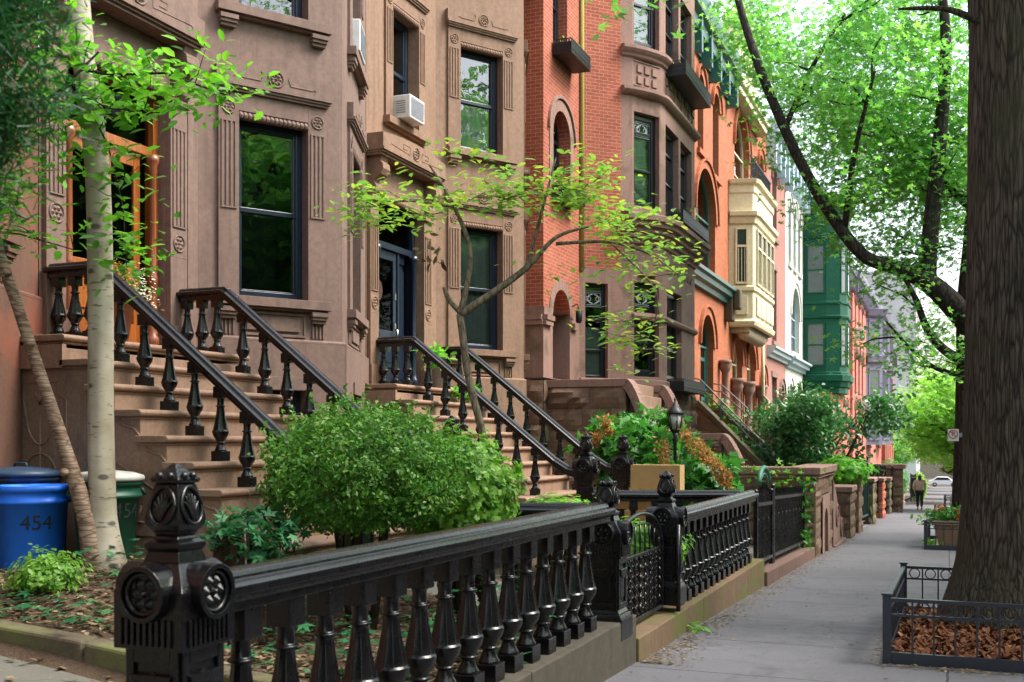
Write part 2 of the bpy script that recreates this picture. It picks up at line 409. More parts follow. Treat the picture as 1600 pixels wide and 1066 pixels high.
def flagmat(name, c, cell=(1.6,1.5), joint=.012, dark=.35, var=.2, speck=True, spec=.3):
    """paving flags in world x/y, joints, blotches, grit"""
    m, nt, p, out = newmat(name); v = wpos(nt)
    b = N(nt, 'ShaderNodeTexBrick'); b.offset = 0.0 if cell[0] > 1.55 else .5; b.inputs['Scale'].default_value = 1; b.inputs['Brick Width'].default_value = cell[0]; b.inputs['Row Height'].default_value = cell[1]
    b.inputs['Mortar Size'].default_value = joint; b.inputs['Mortar Smooth'].default_value = .3
    b.inputs['Color1'].default_value = (*mul(c,.92),1); b.inputs['Color2'].default_value = (*mul(c,1.08),1); b.inputs['Mortar'].default_value = (*mul(c,dark),1)
    w = N(nt, 'ShaderNodeVectorMath', operation='ADD'); nz = N(nt, 'ShaderNodeTexNoise'); nz.inputs['Scale'].default_value = 1.5; nt.links.new(v, nz.inputs[0])
    sc = N(nt, 'ShaderNodeVectorMath', operation='SCALE'); sc.inputs['Scale'].default_value = .04; nt.links.new(nz.outputs[1], sc.inputs[0])
    nt.links.new(v, w.inputs[0]); nt.links.new(sc.outputs[0], w.inputs[1]); nt.links.new(w.outputs[0], b.inputs[0])
    col = mix(nt, .8, b.outputs[0], ramp(nt, noise(nt, v, .55, 6, .65), [(.3,mul((1,1,1),1-var)),(.7,mul((1,1,1),1+var))]), 'MULTIPLY')
    g = noise(nt, v, 60, 5, .75)
    col = mix(nt, .7, col, ramp(nt, g, [(.3,(.7,.7,.72)),(.7,(1.2,1.2,1.18))]), 'MULTIPLY')
    if speck:
        col = mix(nt, ramp(nt, noise(nt, v, 14, 3, .5), [(.69,(0,0,0)),(.72,(.6,.6,.6))]), col, mul(c,1.9))
        col = mix(nt, ramp(nt, noise(nt, v, 9, 4, .6, 1), [(.66,(0,0,0)),(.7,(.55,.55,.55))]), col, mul(c,.45))
        col = mix(nt, ramp(nt, noise(nt, v, 1.1, 7, .72, .8), [(.52,(0,0,0)),(.66,(.6,.6,.6))]), col, mul(c,.5))
        ck = N(nt, 'ShaderNodeTexVoronoi'); ck.feature = 'DISTANCE_TO_EDGE'; ck.inputs['Scale'].default_value = .33
        cw = N(nt, 'ShaderNodeVectorMath', operation='ADD'); cn = N(nt, 'ShaderNodeTexNoise'); cn.inputs['Scale'].default_value = 2.5; cn.inputs['Detail'].default_value = 6; nt.links.new(v, cn.inputs[0])
        cs = N(nt, 'ShaderNodeVectorMath', operation='SCALE'); cs.inputs['Scale'].default_value = .55; nt.links.new(cn.outputs[1], cs.inputs[0]); nt.links.new(v, cw.inputs[0]); nt.links.new(cs.outputs[0], cw.inputs[1]); nt.links.new(cw.outputs[0], ck.inputs['Vector'])
        cm = mix(nt, 1.0, ramp(nt, ck.outputs[0], [(.0,(.9,.9,.9)),(.0035,(0,0,0))]), ramp(nt, noise(nt, v, .6, 2), [(.47,(0,0,0)),(.53,(1,1,1))]), 'MULTIPLY')
        col = mix(nt, cm, col, mul(c,.25))
    nt.links.new(col, p.inputs['Base Color']); p.inputs['Roughness'].default_value = .75; p.inputs['Specular IOR Level'].default_value = spec
    inv = N(nt, 'ShaderNodeMath', operation='MULTIPLY_ADD'); nt.links.new(b.outputs['Fac'], inv.inputs[0]); inv.inputs[1].default_value = -1.5; nt.links.new(g, inv.inputs[2])
    bump(nt, p, inv.outputs[0], .5, .006); return m

IRON = paint('black_iron', (.0034,.0034,.0048), .27, .15, .5, .35, 6, .42, worn=((.03,.02,.017), 9, .64))
IRON_FLAT = paint('dull_iron', (.005,.005,.007), .5, 0, .3, .1, 20)
NAVY = paint('navy_paint', (.009,.017,.034), .32, .2, .25, .05, 11)
BLACKP = paint('black_window_paint', (.005,.006,.010), .33, .2, .2, .05, 11)
H0C = stone('red_brown_stone', (.15,.078,.055), stain=((.23,.075,.045), .7, .5))
H1C = stone('mauve_brown_stone', (.205,.133,.108), .72, .2, bstr=.2, fine=14)
H2C = stone('tan_brown_stone', (.245,.150,.100), .75, .2, bstr=.2, fine=14, stain=((.235,.17,.095), .5, .6))
STEP = stone('step_stone', (.29,.185,.13), .8, .2, stain=((.12,.08,.055), 1.2, .6))
BROWN = stone('brownstone', (.262,.158,.127), .85, .25, stain=((.12,.085,.06), 1.1, .55))
ROCK = stone('rock_brownstone', (.17,.105,.075), .9, .35, bstr=.9, bdist=.03, fine=9, stain=((.11,.10,.045), .9, .52))
WALLB = stone('brown_kerb_stone', (.185,.12,.075), .9, .4, fine=12, bstr=.5, stain=((.13,.14,.035), 1.3, .5))
WALLD = stone('dark_kerb_stone', (.085,.072,.056), .9, .4, fine=12, bstr=.5, stain=((.17,.105,.068), 1.4, .58))
REDK = stone('red_kerb_stone', (.18,.105,.085), .85, .25)
BRICK_RED = brick('red_brick', (.37,.098,.055), (.28,.066,.038), (.42,.27,.2))
BRICK_OR = brick('orange_brick', (.41,.14,.065), (.33,.10,.05), (.36,.16,.085), gap=.007)
BRICK_PK = brick('pink_brick', (.50,.2,.14), (.44,.16,.11), (.45,.26,.2), gap=.006)
GREENP = paint('green_paint', (.004,.070,.038), .5, 0, spec=.2)
TEAL = paint('teal_paint', (.02,.10,.085), .45, .1)
CREAM = paint('cream_paint', (.60,.52,.33), .5, 0, .15)
PALE = stone('pale_stucco', (.62,.64,.56), .8, .15)
PALEBLUE = paint('pale_blue_paint', (.36,.48,.52), .5)
PURPLE = paint('purple_grey_paint', (.16,.15,.22), .5)
GLASS = glassmat('window_glass')
GLASSD = glassmat('door_glass', (.5,.5,.5), .0, wave=.1, ior=1.25, gain=.35)
GLASSB = glassmat('pale_window_glass', (.8,.9,.85), .06)
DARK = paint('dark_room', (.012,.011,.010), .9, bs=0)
CURTAIN = stone('lace_curtain', (.42,.46,.45), .9, .2, 3, 60, streak=False)
BLIND = stone('window_blind', (.38,.48,.42), .8, .1, 2, 60, streak=False)
PAPER = stone('brown_paper', (.36,.27,.17), .9, .3, 6, 40, streak=False)
DOORWOOD = wood('varnished_door_wood', (.15,.042,.009), (.33,.10,.018))
REDWOOD = wood('red_door_wood', (.14,.035,.015), (.26,.075,.03))
WHITEM = paint('white_enamel', (.66,.67,.66), .4)
GREYM = paint('grey_grille', (.25,.26,.29), .5)
BRASS = paint('brass', (.65,.42,.12), .25, metal=1)
SILVER = paint('silver_metal', (.6,.6,.6), .3, metal=1)
BLUEBIN = paint('blue_plastic', (.02,.20,.95), .45, .05, .08)
NAVYBIN = paint('dark_blue_plastic', (.03,.06,.11), .45)
GREENBIN = paint('green_plastic', (.008,.075,.042), .45)
LIDW = paint('grey_white_plastic', (.44,.44,.40), .5, worn=((.2,.18,.14), 5, .62))
INK = paint('black_ink', (.01,.012,.02), .7)
CARD = paint('cardboard', (.42,.27,.11), .8, var=.1, bs=.05)
TERRA = paint('terracotta', (.36,.13,.06), .8)
GREYPOT = paint('grey_pot', (.28,.27,.30), .7)
BARK = barkmat('oak_bark', (.036,.029,.024), (.175,.138,.108), (26,26,2.4), bdist=.06, moss=(.085,.08,.045))
BARK2 = barkmat('limb_bark', (.028,.022,.020), (.075,.06,.055), (12,12,3))
TWIG = barkmat('twig_bark', (.14,.11,.075), (.26,.21,.15), (25,25,8), bstr=.4, bdist=.01)
DKTWIG = barkmat('dark_twig_bark', (.03,.022,.018), (.08,.06,.05), (25,25,8), bstr=.4, bdist=.01)
BIRCH = birchmat()
L_BOX = leafmat('boxwood_leaf', [(.025,.085,.016),(.045,.15,.022),(.07,.205,.03),(.095,.25,.035),(.12,.28,.045),(.19,.27,.055)], .3, .45, .28)
L_GOLD = leafmat('golden_conifer_leaf', [(.10,.24,.03),(.16,.34,.05),(.22,.38,.06)], .4)
L_BIRCH = leafmat('birch_leaf', [(.045,.15,.02),(.09,.26,.025),(.13,.33,.03),(.19,.40,.04),(.15,.30,.13)], .5, .35, .45)
L_DOG = leafmat('small_tree_leaf', [(.12,.25,.06),(.19,.34,.07),(.27,.40,.07),(.38,.40,.07)], .5, .35, .45)
L_MAPLE = leafmat('street_tree_leaf', [(.08,.23,.075),(.125,.31,.085),(.175,.38,.09),(.24,.43,.10)], .6, .4, .4)
L_LIME = leafmat('sunlit_tint_leaf', [(.16,.34,.06),(.23,.43,.08),(.30,.50,.10)], .55, .4, .4)  # sunlit brightness of the far crowns is put into the leaf colour
L_IVY = leafmat('ivy_leaf', [(.018,.09,.04),(.03,.14,.055),(.055,.2,.08)], .2, .5, .25)
L_HYD = leafmat('hydrangea_leaf', [(.03,.14,.025),(.05,.20,.035),(.09,.28,.05)], .35, .4, .45)
L_YEW = leafmat('yew_needle', [(.012,.06,.022),(.02,.09,.03),(.035,.13,.04)], .25)
L_DARK = leafmat('garden_shrub_leaf', [(.03,.12,.04),(.055,.19,.065),(.10,.26,.09)], .25, .35, .5)
L_BRITE = leafmat('fresh_green_leaf', [(.10,.32,.03),(.16,.42,.05),(.22,.46,.06)], .45)
L_MAROON = leafmat('maroon_leaf', [(.06,.012,.02),(.10,.02,.03)], .3)
L_DEAD = leafmat('dead_leaf', [(.10,.062,.036),(.18,.12,.072),(.33,.25,.16),(.07,.045,.03),(.22,.16,.11)], .15, .8, .2)
L_MULCH = leafmat('mulch_chip', [(.07,.022,.010),(.14,.045,.020),(.20,.08,.038),(.28,.15,.08)], .0, .85, .2)
L_FLBR = leafmat('dried_flower', [(.34,.15,.045),(.48,.25,.09),(.22,.09,.03)], .2, .8)
L_WHITE = leafmat('white_petal', [(.7,.7,.68),(.8,.8,.78)], .2)
L_ORANGE = leafmat('orange_petal', [(.55,.16,.02),(.65,.35,.03)], .2)
L_RED = leafmat('red_petal', [(.5,.03,.03),(.6,.08,.06)], .2)
BERRY = paint('red_berry', (.45,.015,.03), .35)
# ------------------------------------------------------------------ camera, sky, sun
cam = bpy.data.cameras.new('camera'); co = bpy.data.objects.new('camera', cam); COL.objects.link(co); SC.camera = co
co.location = (0,0,1.6); co.rotation_euler = (R(90),0,math.atan(685/1700))
cam.sensor_width = 36; cam.lens = 36*1700/1600; cam.shift_y = (688-533)/1600
cam.clip_end = 2000; cam.clip_start = .05
cam.dof.use_dof = True; cam.dof.focus_distance = 12; cam.dof.aperture_fstop = 4.5
W = bpy.data.worlds.new('World'); SC.world = W; W.use_nodes = True; wt = W.node_tree; wt.nodes.clear()
wo = wt.nodes.new('ShaderNodeOutputWorld'); bg = wt.nodes.new('ShaderNodeBackground'); sky = wt.nodes.new('ShaderNodeTexSky')
sky.sky_type = 'NISHITA'; sky.sun_disc = False; SUN_EL, SUN_AZ = 52, 72     # degrees; azimuth from +Y toward +X
sky.sun_elevation = R(SUN_EL); sky.sun_rotation = R(SUN_AZ); sky.dust_density = 4; sky.air_density = 1.3; sky.ozone_density = 1
hs = wt.nodes.new('ShaderNodeHueSaturation'); hs.inputs['Saturation'].default_value = .55
wt.links.new(sky.outputs[0], hs.inputs['Color']); wt.links.new(hs.outputs[0], bg.inputs[0]); bg.inputs[1].default_value = .15; wt.links.new(bg.outputs[0], wo.inputs[0])
sl = bpy.data.lights.new('sun', 'SUN'); sl.energy = 1.5; sl.angle = R(22); sl.color = (1,.95,.88)
so = bpy.data.objects.new('sun', sl); COL.objects.link(so)
sd = (cos(R(SUN_EL))*sin(R(SUN_AZ)), cos(R(SUN_EL))*cos(R(SUN_AZ)), sin(R(SUN_EL)))
from mathutils import Vector
so.rotation_euler = Vector(sd).to_track_quat('Z','Y').to_euler(); so.location = (0,0,30)
SC.view_settings.view_transform = 'Standard'; SC.view_settings.look = 'None'; SC.view_settings.exposure = 1.75; SC.view_settings.gamma = 1
SC.render.engine = 'CYCLES'; cy = SC.cycles
cy.use_denoising = True; cy.max_bounces = 7; cy.transparent_max_bounces = 12; cy.diffuse_bounces = 3; cy.glossy_bounces = 3; cy.transmission_bounces = 4; cy.sample_clamp_indirect = 6
cy.caustics_reflective = False; cy.caustics_refractive = False

# ------------------------------------------------------------------ the ground
def sheet(name, xs, ys, zf, mat, kind='structure'):
    m = MB(); m.add([(x,y,zf(x,y)) for y in ys for x in xs], [(j*len(xs)+i, j*len(xs)+i+1, (j+1)*len(xs)+i+1, (j+1)*len(xs)+i) for j in range(len(ys)-1) for i in range(len(xs)-1)], True)
    o = m.obj(name, mat, org=(0,0,0)); tag(o, kind=kind); return o
def lin(a, b, n): return [a+(b-a)*i/(n-1) for i in range(n)]
SOIL = stone('soil', (.09,.062,.042), .95, .4, 1.5, 40, .9, .02, streak=False, spec=.1)
ASPH = stone('asphalt', (.05,.05,.052), .85, .2, 1, 90, .5, .004, streak=False)
WALK = flagmat('pavement_concrete', (.130,.125,.136), (60,1.75), .011, .3)
FLAG = flagmat('flagstone', (.125,.12,.10), (1.1,.9), .02, .35)
sheet('ground', lin(-300,400,15), lin(-200,900,23), lambda x,y: gz(y)-.5-(0 if abs(x)<60 else .3), SOIL)
sheet('sidewalk', lin(-2.6,2.0,6), lin(-12,175,90), lambda x,y: gz(y)+.004*sin(y*2.1+x), WALK)
sheet('road', lin(2.12,10.9,4), lin(-12,400,40), lambda x,y: gz(y)-.14, ASPH)
k = MB()
for a, b in ((1.98,2.13),(10.88,11.03)):
    for i in range(60):
        y = -12+i*6.0
        k.add([(x,yy,gz(yy)+z) for yy in (y,y+5.97) for x, z in ((a,-.3),(b,-.3),(b,.012),(a,.012))], [(0,1,2,3),(7,6,5,4),(0,4,5,1),(1,5,6,2),(2,6,7,3),(3,7,4,0)])
tag(k.obj('kerb', stone('granite_kerb', (.26,.26,.26), .8), org=(0,0,0)), kind='structure')
sheet('far_sidewalk', lin(11.03,16,4), lin(-12,175,30), lambda x,y: gz(y), WALK)
def smooth(a, b, t): t = max(0, min(1, (t-a)/(b-a))); return t*t*(3-2*t)
def yard(x, y):
    t = smooth(-2.6, -6.5, x)
    st = smooth(15.2, 16.2, y)
    zf = .10*(1-smooth(8.6,9.0,y)) - .12*smooth(8.6,9.0,y); zb = .45
    zf = zf*(1-st)+(gz(y)+.12)*st; zb = zb*(1-st)+(gz(y)+.55)*st
    z = zf+(zb-zf)*t
    if y < 5.25: z -= .14*smooth(5.25,5.2,y)
    if 5.3 < y < 8.4: z += .16*math.exp(-((x+6.2)**2+(y-6.9)**2)/1.2)*smooth(5.3,5.9,y) + .035*sin(x*5.1)*sin(y*4.3)
    return z
sheet('garden_ground', lin(-8.7,-2.55,50), lin(-8,15.3,170), yard, SOIL)
sheet('yard_ground', lin(-8.7,-2.55,8), lin(15.25,170,150), lambda x,y: yard(x,y), FLAG)
sheet('path', lin(-8.2,-2.6,12), lin(-6,5.2,20), lambda x,y: yard(x,y)+.006, FLAG)
sheet('entry_path', lin(-4.9,-2.6,8), lin(8.85,10.4,6), lambda x,y: max(yard(x,y), -.2)+.03, FLAG)
# ------------------------------------------------------------------ house details
def rosette(m, u, w, z, r, n=6):
    """a carved flower on a wall frame"""
    ring = [(u+r*cos(2*pi*i/24), w+.004, z+r*sin(2*pi*i/24)) for i in range(25)]
    m.tube(ring, r*.13, 5, cap=False)
    for i in range(n):
        a = 2*pi*i/n; c = (u+.55*r*cos(a), w, z+.55*r*sin(a))
        vs = [(c[0]+.3*r*cos(b), c[1], c[2]+.3*r*sin(b)) for b in [2*pi*j/8 for j in range(8)]] + [(c[0], c[1]+.22*r, c[2])]
        m.add(vs, [(j,(j+1)%8,8) for j in range(8)])
    vs = [(u+.22*r*cos(b), w, z+.22*r*sin(b)) for b in [2*pi*j/8 for j in range(8)]] + [(u, w+.35*r, z)]
    m.add(vs, [(j,(j+1)%8,8) for j in range(8)])
def fluted(m, u0, u1, w, z0, z1, n=3):
    """strip with n sunk grooves between fillets"""
    k = 2*n+1; d = (u1-u0)/k
    m.box(u0, u1, 0, w-.014, z0, z1)
    for i in range(0, k, 2): m.box(u0+i*d+.001, u0+(i+1)*d-.001, w-.013, w, z0+.02, z1-.02)
    m.box(u0, u1, w-.013, w, z0, z0+.0195); m.box(u0, u1, w-.013, w, z1-.0195, z1)
def rope(m, u0, u1, w, z, r):
    n = max(4, int((u1-u0)/.055)); p = []; rr = []
    for i in range(n):
        a = u0+(u1-u0)*i/n; b = u0+(u1-u0)*(i+1)/n
        for t, q in ((.04,.72),(.25,1),(.75,1),(.96,.72)): p.append((a+(b-a)*t, w, z)); rr.append(r*q)
    m.tube(p, rr, 8)
def sash(par, fr, mats, u0, u1, z0, z1, name='window', depth=.13, rails=(.5,), fw=.07, arch_rise=0, curtain=None, label=None, top_light=None, muntin=0, room=.75, glass=None, chunky=1.0):
    """one window: frame and sashes, with pane, curtain and the dim room behind as sub-parts"""
    ox, oy, an, oz = fr
    m = MB().at(ox, oy, an, oz); a, b = -depth-.07, -depth
    def ring(ua, ub, za, zb, t, wa, wb):
        m.box(ua, ua+t, wa, wb, za, zb); m.box(ub-t, ub, wa, wb, za, zb); m.box(ua+t, ub-t, wa, wb, za, za+t*1.1); m.box(ua+t, ub-t, wa, wb, zb-t, zb)
    zt = z1-arch_rise
    if arch_rise:
        o = arch(u0, u1, zt, arch_rise); i = arch(u0+fw, u1-fw, zt, arch_rise-fw)
        for k in range(len(o)-1):
            q = [o[k], o[k+1], i[k+1], i[k]]
            m.prism(q, a, b)
        m.box(u0, u0+fw, a, b, z0, zt); m.box(u1-fw, u1, a, b, z0, zt); m.box(u0+fw, u1-fw, a, b, z0, z0+fw)
        m.box(u0+fw, u1-fw, a, b-.005, zt-.035, zt+.035)
    else:
        ring(u0, u1, z0, z1, fw, a, b)
        ring(u0+fw*.55, u1-fw*.55, z0+fw*.5, z1-fw*.5, fw*.75, a-.03, b-.028)
    zz = [z0+(zt-z0)*r if arch_rise else z0+(z1-z0)*r for r in rails]
    for q in zz: m.box(u0+fw, u1-fw, a-.02, b-.012, q-.03*chunky, q+.03*chunky)
    for i in range(muntin):
        uu = u0+(u1-u0)*(i+1)/(muntin+1); m.box(uu-.012, uu+.012, a, b-.02, z0+fw, zt)
    o = m.obj(name, mats, par, bevel=.006)
    if label: o['label'] = label
    g = MB().at(ox, oy, an, oz); wq = -depth-.055
    if arch_rise:
        pts = [(u0+fw*.5,z0+fw*.5)]+arch(u0+fw*.5, u1-fw*.5, zt, arch_rise-fw*.5)+[(u1-fw*.5,z0+fw*.5)]
        g.add([(p[0],wq,p[1]) for p in pts], [tuple(range(len(pts)-1,-1,-1))])
    else: g.add([(u0+fw*.6,wq,z0+fw*.6),(u1-fw*.6,wq,z0+fw*.6),(u1-fw*.6,wq,z1-fw*.6),(u0+fw*.6,wq,z1-fw*.6)], [(0,1,2,3)])
    g.obj('pane', glass or GLASS, o)
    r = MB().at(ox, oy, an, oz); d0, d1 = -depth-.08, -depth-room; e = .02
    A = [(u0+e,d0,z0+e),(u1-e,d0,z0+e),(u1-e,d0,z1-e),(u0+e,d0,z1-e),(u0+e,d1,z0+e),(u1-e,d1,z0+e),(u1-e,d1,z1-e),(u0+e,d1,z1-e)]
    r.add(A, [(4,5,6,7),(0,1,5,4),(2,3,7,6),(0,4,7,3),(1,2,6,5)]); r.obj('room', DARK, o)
    if curtain:
        cm, ca, cb = curtain; c = MB().at(ox, oy, an, oz); n = 40
        za, zb = z0+(z1-z0)*ca, z0+(z1-z0)*cb; vs = []
        for i in range(n+1):
            uu = u0+.06+(u1-u0-.12)*i/n; ww = -depth-.16+.018*sin(i*1.3)+.008*sin(i*2.9+1) if cm is CURTAIN else -depth-.14
            vs += [(uu,ww,za),(uu,ww,zb)]
        c.add(vs, [(2*i,2*i+2,2*i+3,2*i+1) for i in range(n)], True)
        if cm is BLIND:
            for i in range(int((zb-za)/.05)): c.box(u0+.06, u1-.06, -depth-.139, -depth-.128, za+i*.05, za+i*.05+.04)
        c.obj('curtain', cm, o)
    return o
def surround(par, fr, mat, u0, u1, z0, z1, sw=.25, bracket=True, panel=False, foot=.45):
    """neo-Grec stone surround: fluted jambs, rope lintel, incised hood; sill on brackets"""
    ox, oy, an, oz = fr; m = MB().at(ox, oy, an, oz); mid = (u0+u1)/2; H = z1-z0
    for a, b in ((u0-sw, u0), (u1, u1+sw)):
        m.box(a, b, .001, .038, z0, z0+H*.48)
        fluted(m, a+.03, b-.03, .052, z0+H*.48, z1-.07); m.box(a, a+.029, .001, .038, z0+H*.48, z1-.07); m.box(b-.029, b, .001, .038, z0+H*.48, z1-.07)
        m.box(a, b, .001, .038, z1-.07, z1+.27)
        rosette(m, (a+b)/2, .038, z1+.08, .075)
    m.box(u0+.001, u1-.001, .001, .036, z1+.06, z1+.27)
    rope(m, u0, u1, .0, z1+.012, .05)
    a, b = u0-sw-.04, u1+sw+.04
    m.box(a+.03, b-.03, .001, .07, z1+.271, z1+.30); m.box(a+.012, b-.012, .001, .09, z1+.301, z1+.33); m.box(a, b, .001, .11, z1+.331, z1+.37)
    top = [(a,z1+.371),(a,z1+.55)] + [(a+(b-a)*i/14, z1+.55+.075*sin(pi*i/14)**1.5) for i in range(1,14)] + [(b,z1+.55),(b,z1+.371)]
    m.prism(top[::-1], .001, .085)
    for s in (-1,1):
        m.tube([(mid+s*.52,.086,z1+.435),(mid+s*.50,.086,z1+.46),(mid+s*.47,.086,z1+.44),(mid+s*.19,.086,z1+.44),(mid+s*.16,.086,z1+.52),(mid+s*.185,.086,z1+.555)], .008, 5)
    rosette(m, mid, .085, z1+.49, .095, 8)
    o = m.obj('window_hood', mat, par, bevel=.004)
    s = MB().at(ox, oy, an, oz); a, b = u0-sw-.03, u1+sw+.03
    s.box(a, b, -.12, .12, z0-.11, z0-.001); s.box(a+.03, b-.03, .001, .075, z0-.135, z0-.111)
    if bracket:
        for c in (u0-sw*.55, u1+sw*.55):
            s.box(c-.11, c+.11, .001, .105, z0-.19, z0-.136); s.box(c-.10, c+.10, .001, .085, z0-.23, z0-.191); s.box(c-.09, c+.09, .001, .06, z0-.27, z0-.231)
            if foot:
                for q in (-.075,-.028,.02,.067): s.box(c+q, c+q+.022, .001, .022, z0-foot, z0-.271)
    if panel:
        s.box(u0+.02, u1-.02, .001, .02, z0-.45, z0-.42); s.box(u0+.02, u1-.02, .001, .02, z0-.19, z0-.16)
        s.box(u0+.02, u0+.05, .001, .02, z0-.4195, z0-.1905); s.box(u1-.05, u1-.02, .001, .02, z0-.4195, z0-.1905)
        s.box(u0+.1, u1-.1, .001, .028, z0-.385, z0-.225)
    s.obj('window_sill', mat, par, bevel=.004)
def brownstone(label, Y0, dz, mat, wmat, doorkind, curtains, full=True):
    L2 = 1.84; C0 = (-8+L2*sin(R(32)), Y0+2.34+L2*cos(R(32))); L3 = (C0[0]+8)/sin(R(23)); Y1 = C0[1]+L3*cos(R(23))
    t = thing('brownstone_house', label, 'house', (-8, Y0, yard(-8, Y0)), 'brownstone houses of the row')
    A, B, C = (-8,Y0,0,dz), (-8,Y0+2.34,32,dz), (C0[0],C0[1],-23,dz); top = 11.3
    hA = [(.28,1.80,2.54,5.42), (.78,1.66,6.68,8.42)]
    hB = [(.48,1.36,3.29,5.40), (.48,1.36,6.68,8.45), (.52,1.32,1.15,2.2)]
    hC = [(.72,1.60,3.29,5.40), (.72,1.60,6.68,8.45), (.76,1.5,1.15,2.2)]
    m = MB()
    m.at(*A); m.wall(0, 2.34, -.6, top, hA, .20)
    m.at(*B); m.wall(0, L2, -.6, top, hB, .2)
    m.at(*C); m.wall(0, L3, -.6, top, hC, .2)
    m.at(); m.T = None
    m.add([(-8,Y0,top+dz),(-8,Y1,top+dz),(C0[0],C0[1],top+dz),(-8,Y0+2.34,top+dz),(-18,Y0,top+dz),(-18,Y1,top+dz)], [(0,3,2,1,5,4)])
    m.obj('wall', mat, t)
    # raised basement below the water table
    p = MB(); path = [(-8,Y0+2.2),(-8,Y0+2.34),C0,(-8,Y1)]
    q = MB(); q.sweep([(0,0),(.05,0),(.05,.03),(.0,.055)], [(x,y,2.77+dz) for x,y in path[1:]])
    for fr, u1, hs in ((B, L2+.02, hB), (C, L3, hC)):
        h = hs[2]; q.at(*fr)
        for a, b, c, d in ((0,h[0],-.6,2.77),(h[1],u1,-.6,2.77),(h[0],h[1],-.6,h[2]),(h[0],h[1],h[3],2.77)): q.box(a, b, .002, .05, c, d)
        q.box(h[0]-.08, h[1]+.08, .051, .075, h[3], h[3]+.16)
    q.obj('plinth', mat, t, bevel=.004)
    for fr, hs, rails in ((B, hB, 0), (C, hC, 1)):
        for j, h in enumerate(hs[:2]):
            sash(t, fr, wmat, *h, curtain=curtains.get((rails, j)), fw=.085)
            surround(t, fr, mat, *h, panel=(j == 0), foot=.45 if j == 0 else 0)
        sash(t, fr, wmat, *hs[2], rails=(), depth=.1)
    sash(t, A, wmat, *hA[1], curtain=curtains.get((2,1)), fw=.085, depth=.16)
    surround(t, A, mat, *hA[1], sw=.23, bracket=False)
    # entrance: fluted pilasters, consoles, hood
    for a, b in ((.03,.28),(1.80,2.08)):
        e = MB().at(*A)
        e.box(a, b, .001, .06, 2.54, 3.62); e.box(a-.02, b+.02, .001, .09, 2.545, 2.86); rosette(e, (a+b)/2, .06, 3.78, .09)
        e.box(a, b, .001, .06, 3.62, 3.95); fluted(e, a+.03, b-.03, .075, 3.95, 5.05); e.box(a, a+.029, .001, .06, 3.95, 5.05); e.box(b-.029, b, .001, .06, 3.95, 5.05)
        e.box(a, b, .001, .06, 5.05, 5.3); e.box(a-.02, b+.02, .001, .1, 5.30, 5.36)
        if a > 1: e.box(2.13, 2.3, .001, .03, 2.54, 5.42); e.box(2.081, 2.129, .001, .015, 2.54, 5.42)
        e.obj('pilaster', mat, t, bevel=.004)
    for a, b in ((.05,.27),(1.83,2.05)):
        c = MB().at(*A); prof = [(.0,5.37),(.09,5.37),(.13,5.42),(.14,5.50),(.10,5.56),(.12,5.60),(.22,5.66),(.26,5.74),(.25,5.82),(.21,5.86),(.24,5.93),(.0,5.93)]
        n = len(prof); c.add([(a,w,z) for w,z in prof]+[(b,w,z) for w,z in prof], [tuple(range(n)), tuple(range(2*n-1,n-1,-1))]+[(i,n+i,n+(i+1)%n,(i+1)%n) for i in range(n)])
        c.obj('console', mat, t, bevel=.004)
    h = MB().at(*A)
    h.box(.28, 1.80, .001, .05, 5.46, 5.92); rope(h, .28, 1.80, .01, 5.42, .06)
    h.box(-.02, 2.05, .0, .27, 5.931, 5.965); h.box(-.035, 2.065, .0, .30, 5.966, 5.995); h.box(-.05, 2.08, .0, .33, 5.996, 6.04)
    top2 = [(-.04,6.041),(-.04,6.25)]+[(-.04+2.11*i/16, 6.25+.07*sin(pi*i/16)) for i in range(1,16)]+[(2.07,6.25),(2.07,6.041)]
    h.prism(top2[::-1], 0, .31); rosette(h, 1.015, .31, 6.16, .1, 8)
    for s in (-1,1):
        h.tube([(1.015+s*q,.311,z) for q, z in ((.85,6.1),(.82,6.13),(.2,6.1),(.2,6.22),(.42,6.22),(.42,6.15),(.3,6.15))], .007, 4)
    h.obj('door_hood', mat, t, bevel=.004)
    door(t, A, doorkind)
    k = MB(); cp = [(-8,Y0+.0,10.6+dz),(-8,Y0+2.34,10.6+dz),(C0[0],C0[1],10.6+dz),(-8,Y1-.01,10.6+dz)]
    k.sweep([(0,.0),(.06,.0),(.09,.1),(.2,.16),(.24,.34),(.38,.4),(.42,.52),(0,.56)], cp); k.obj('cornice', mat, t)
    return t
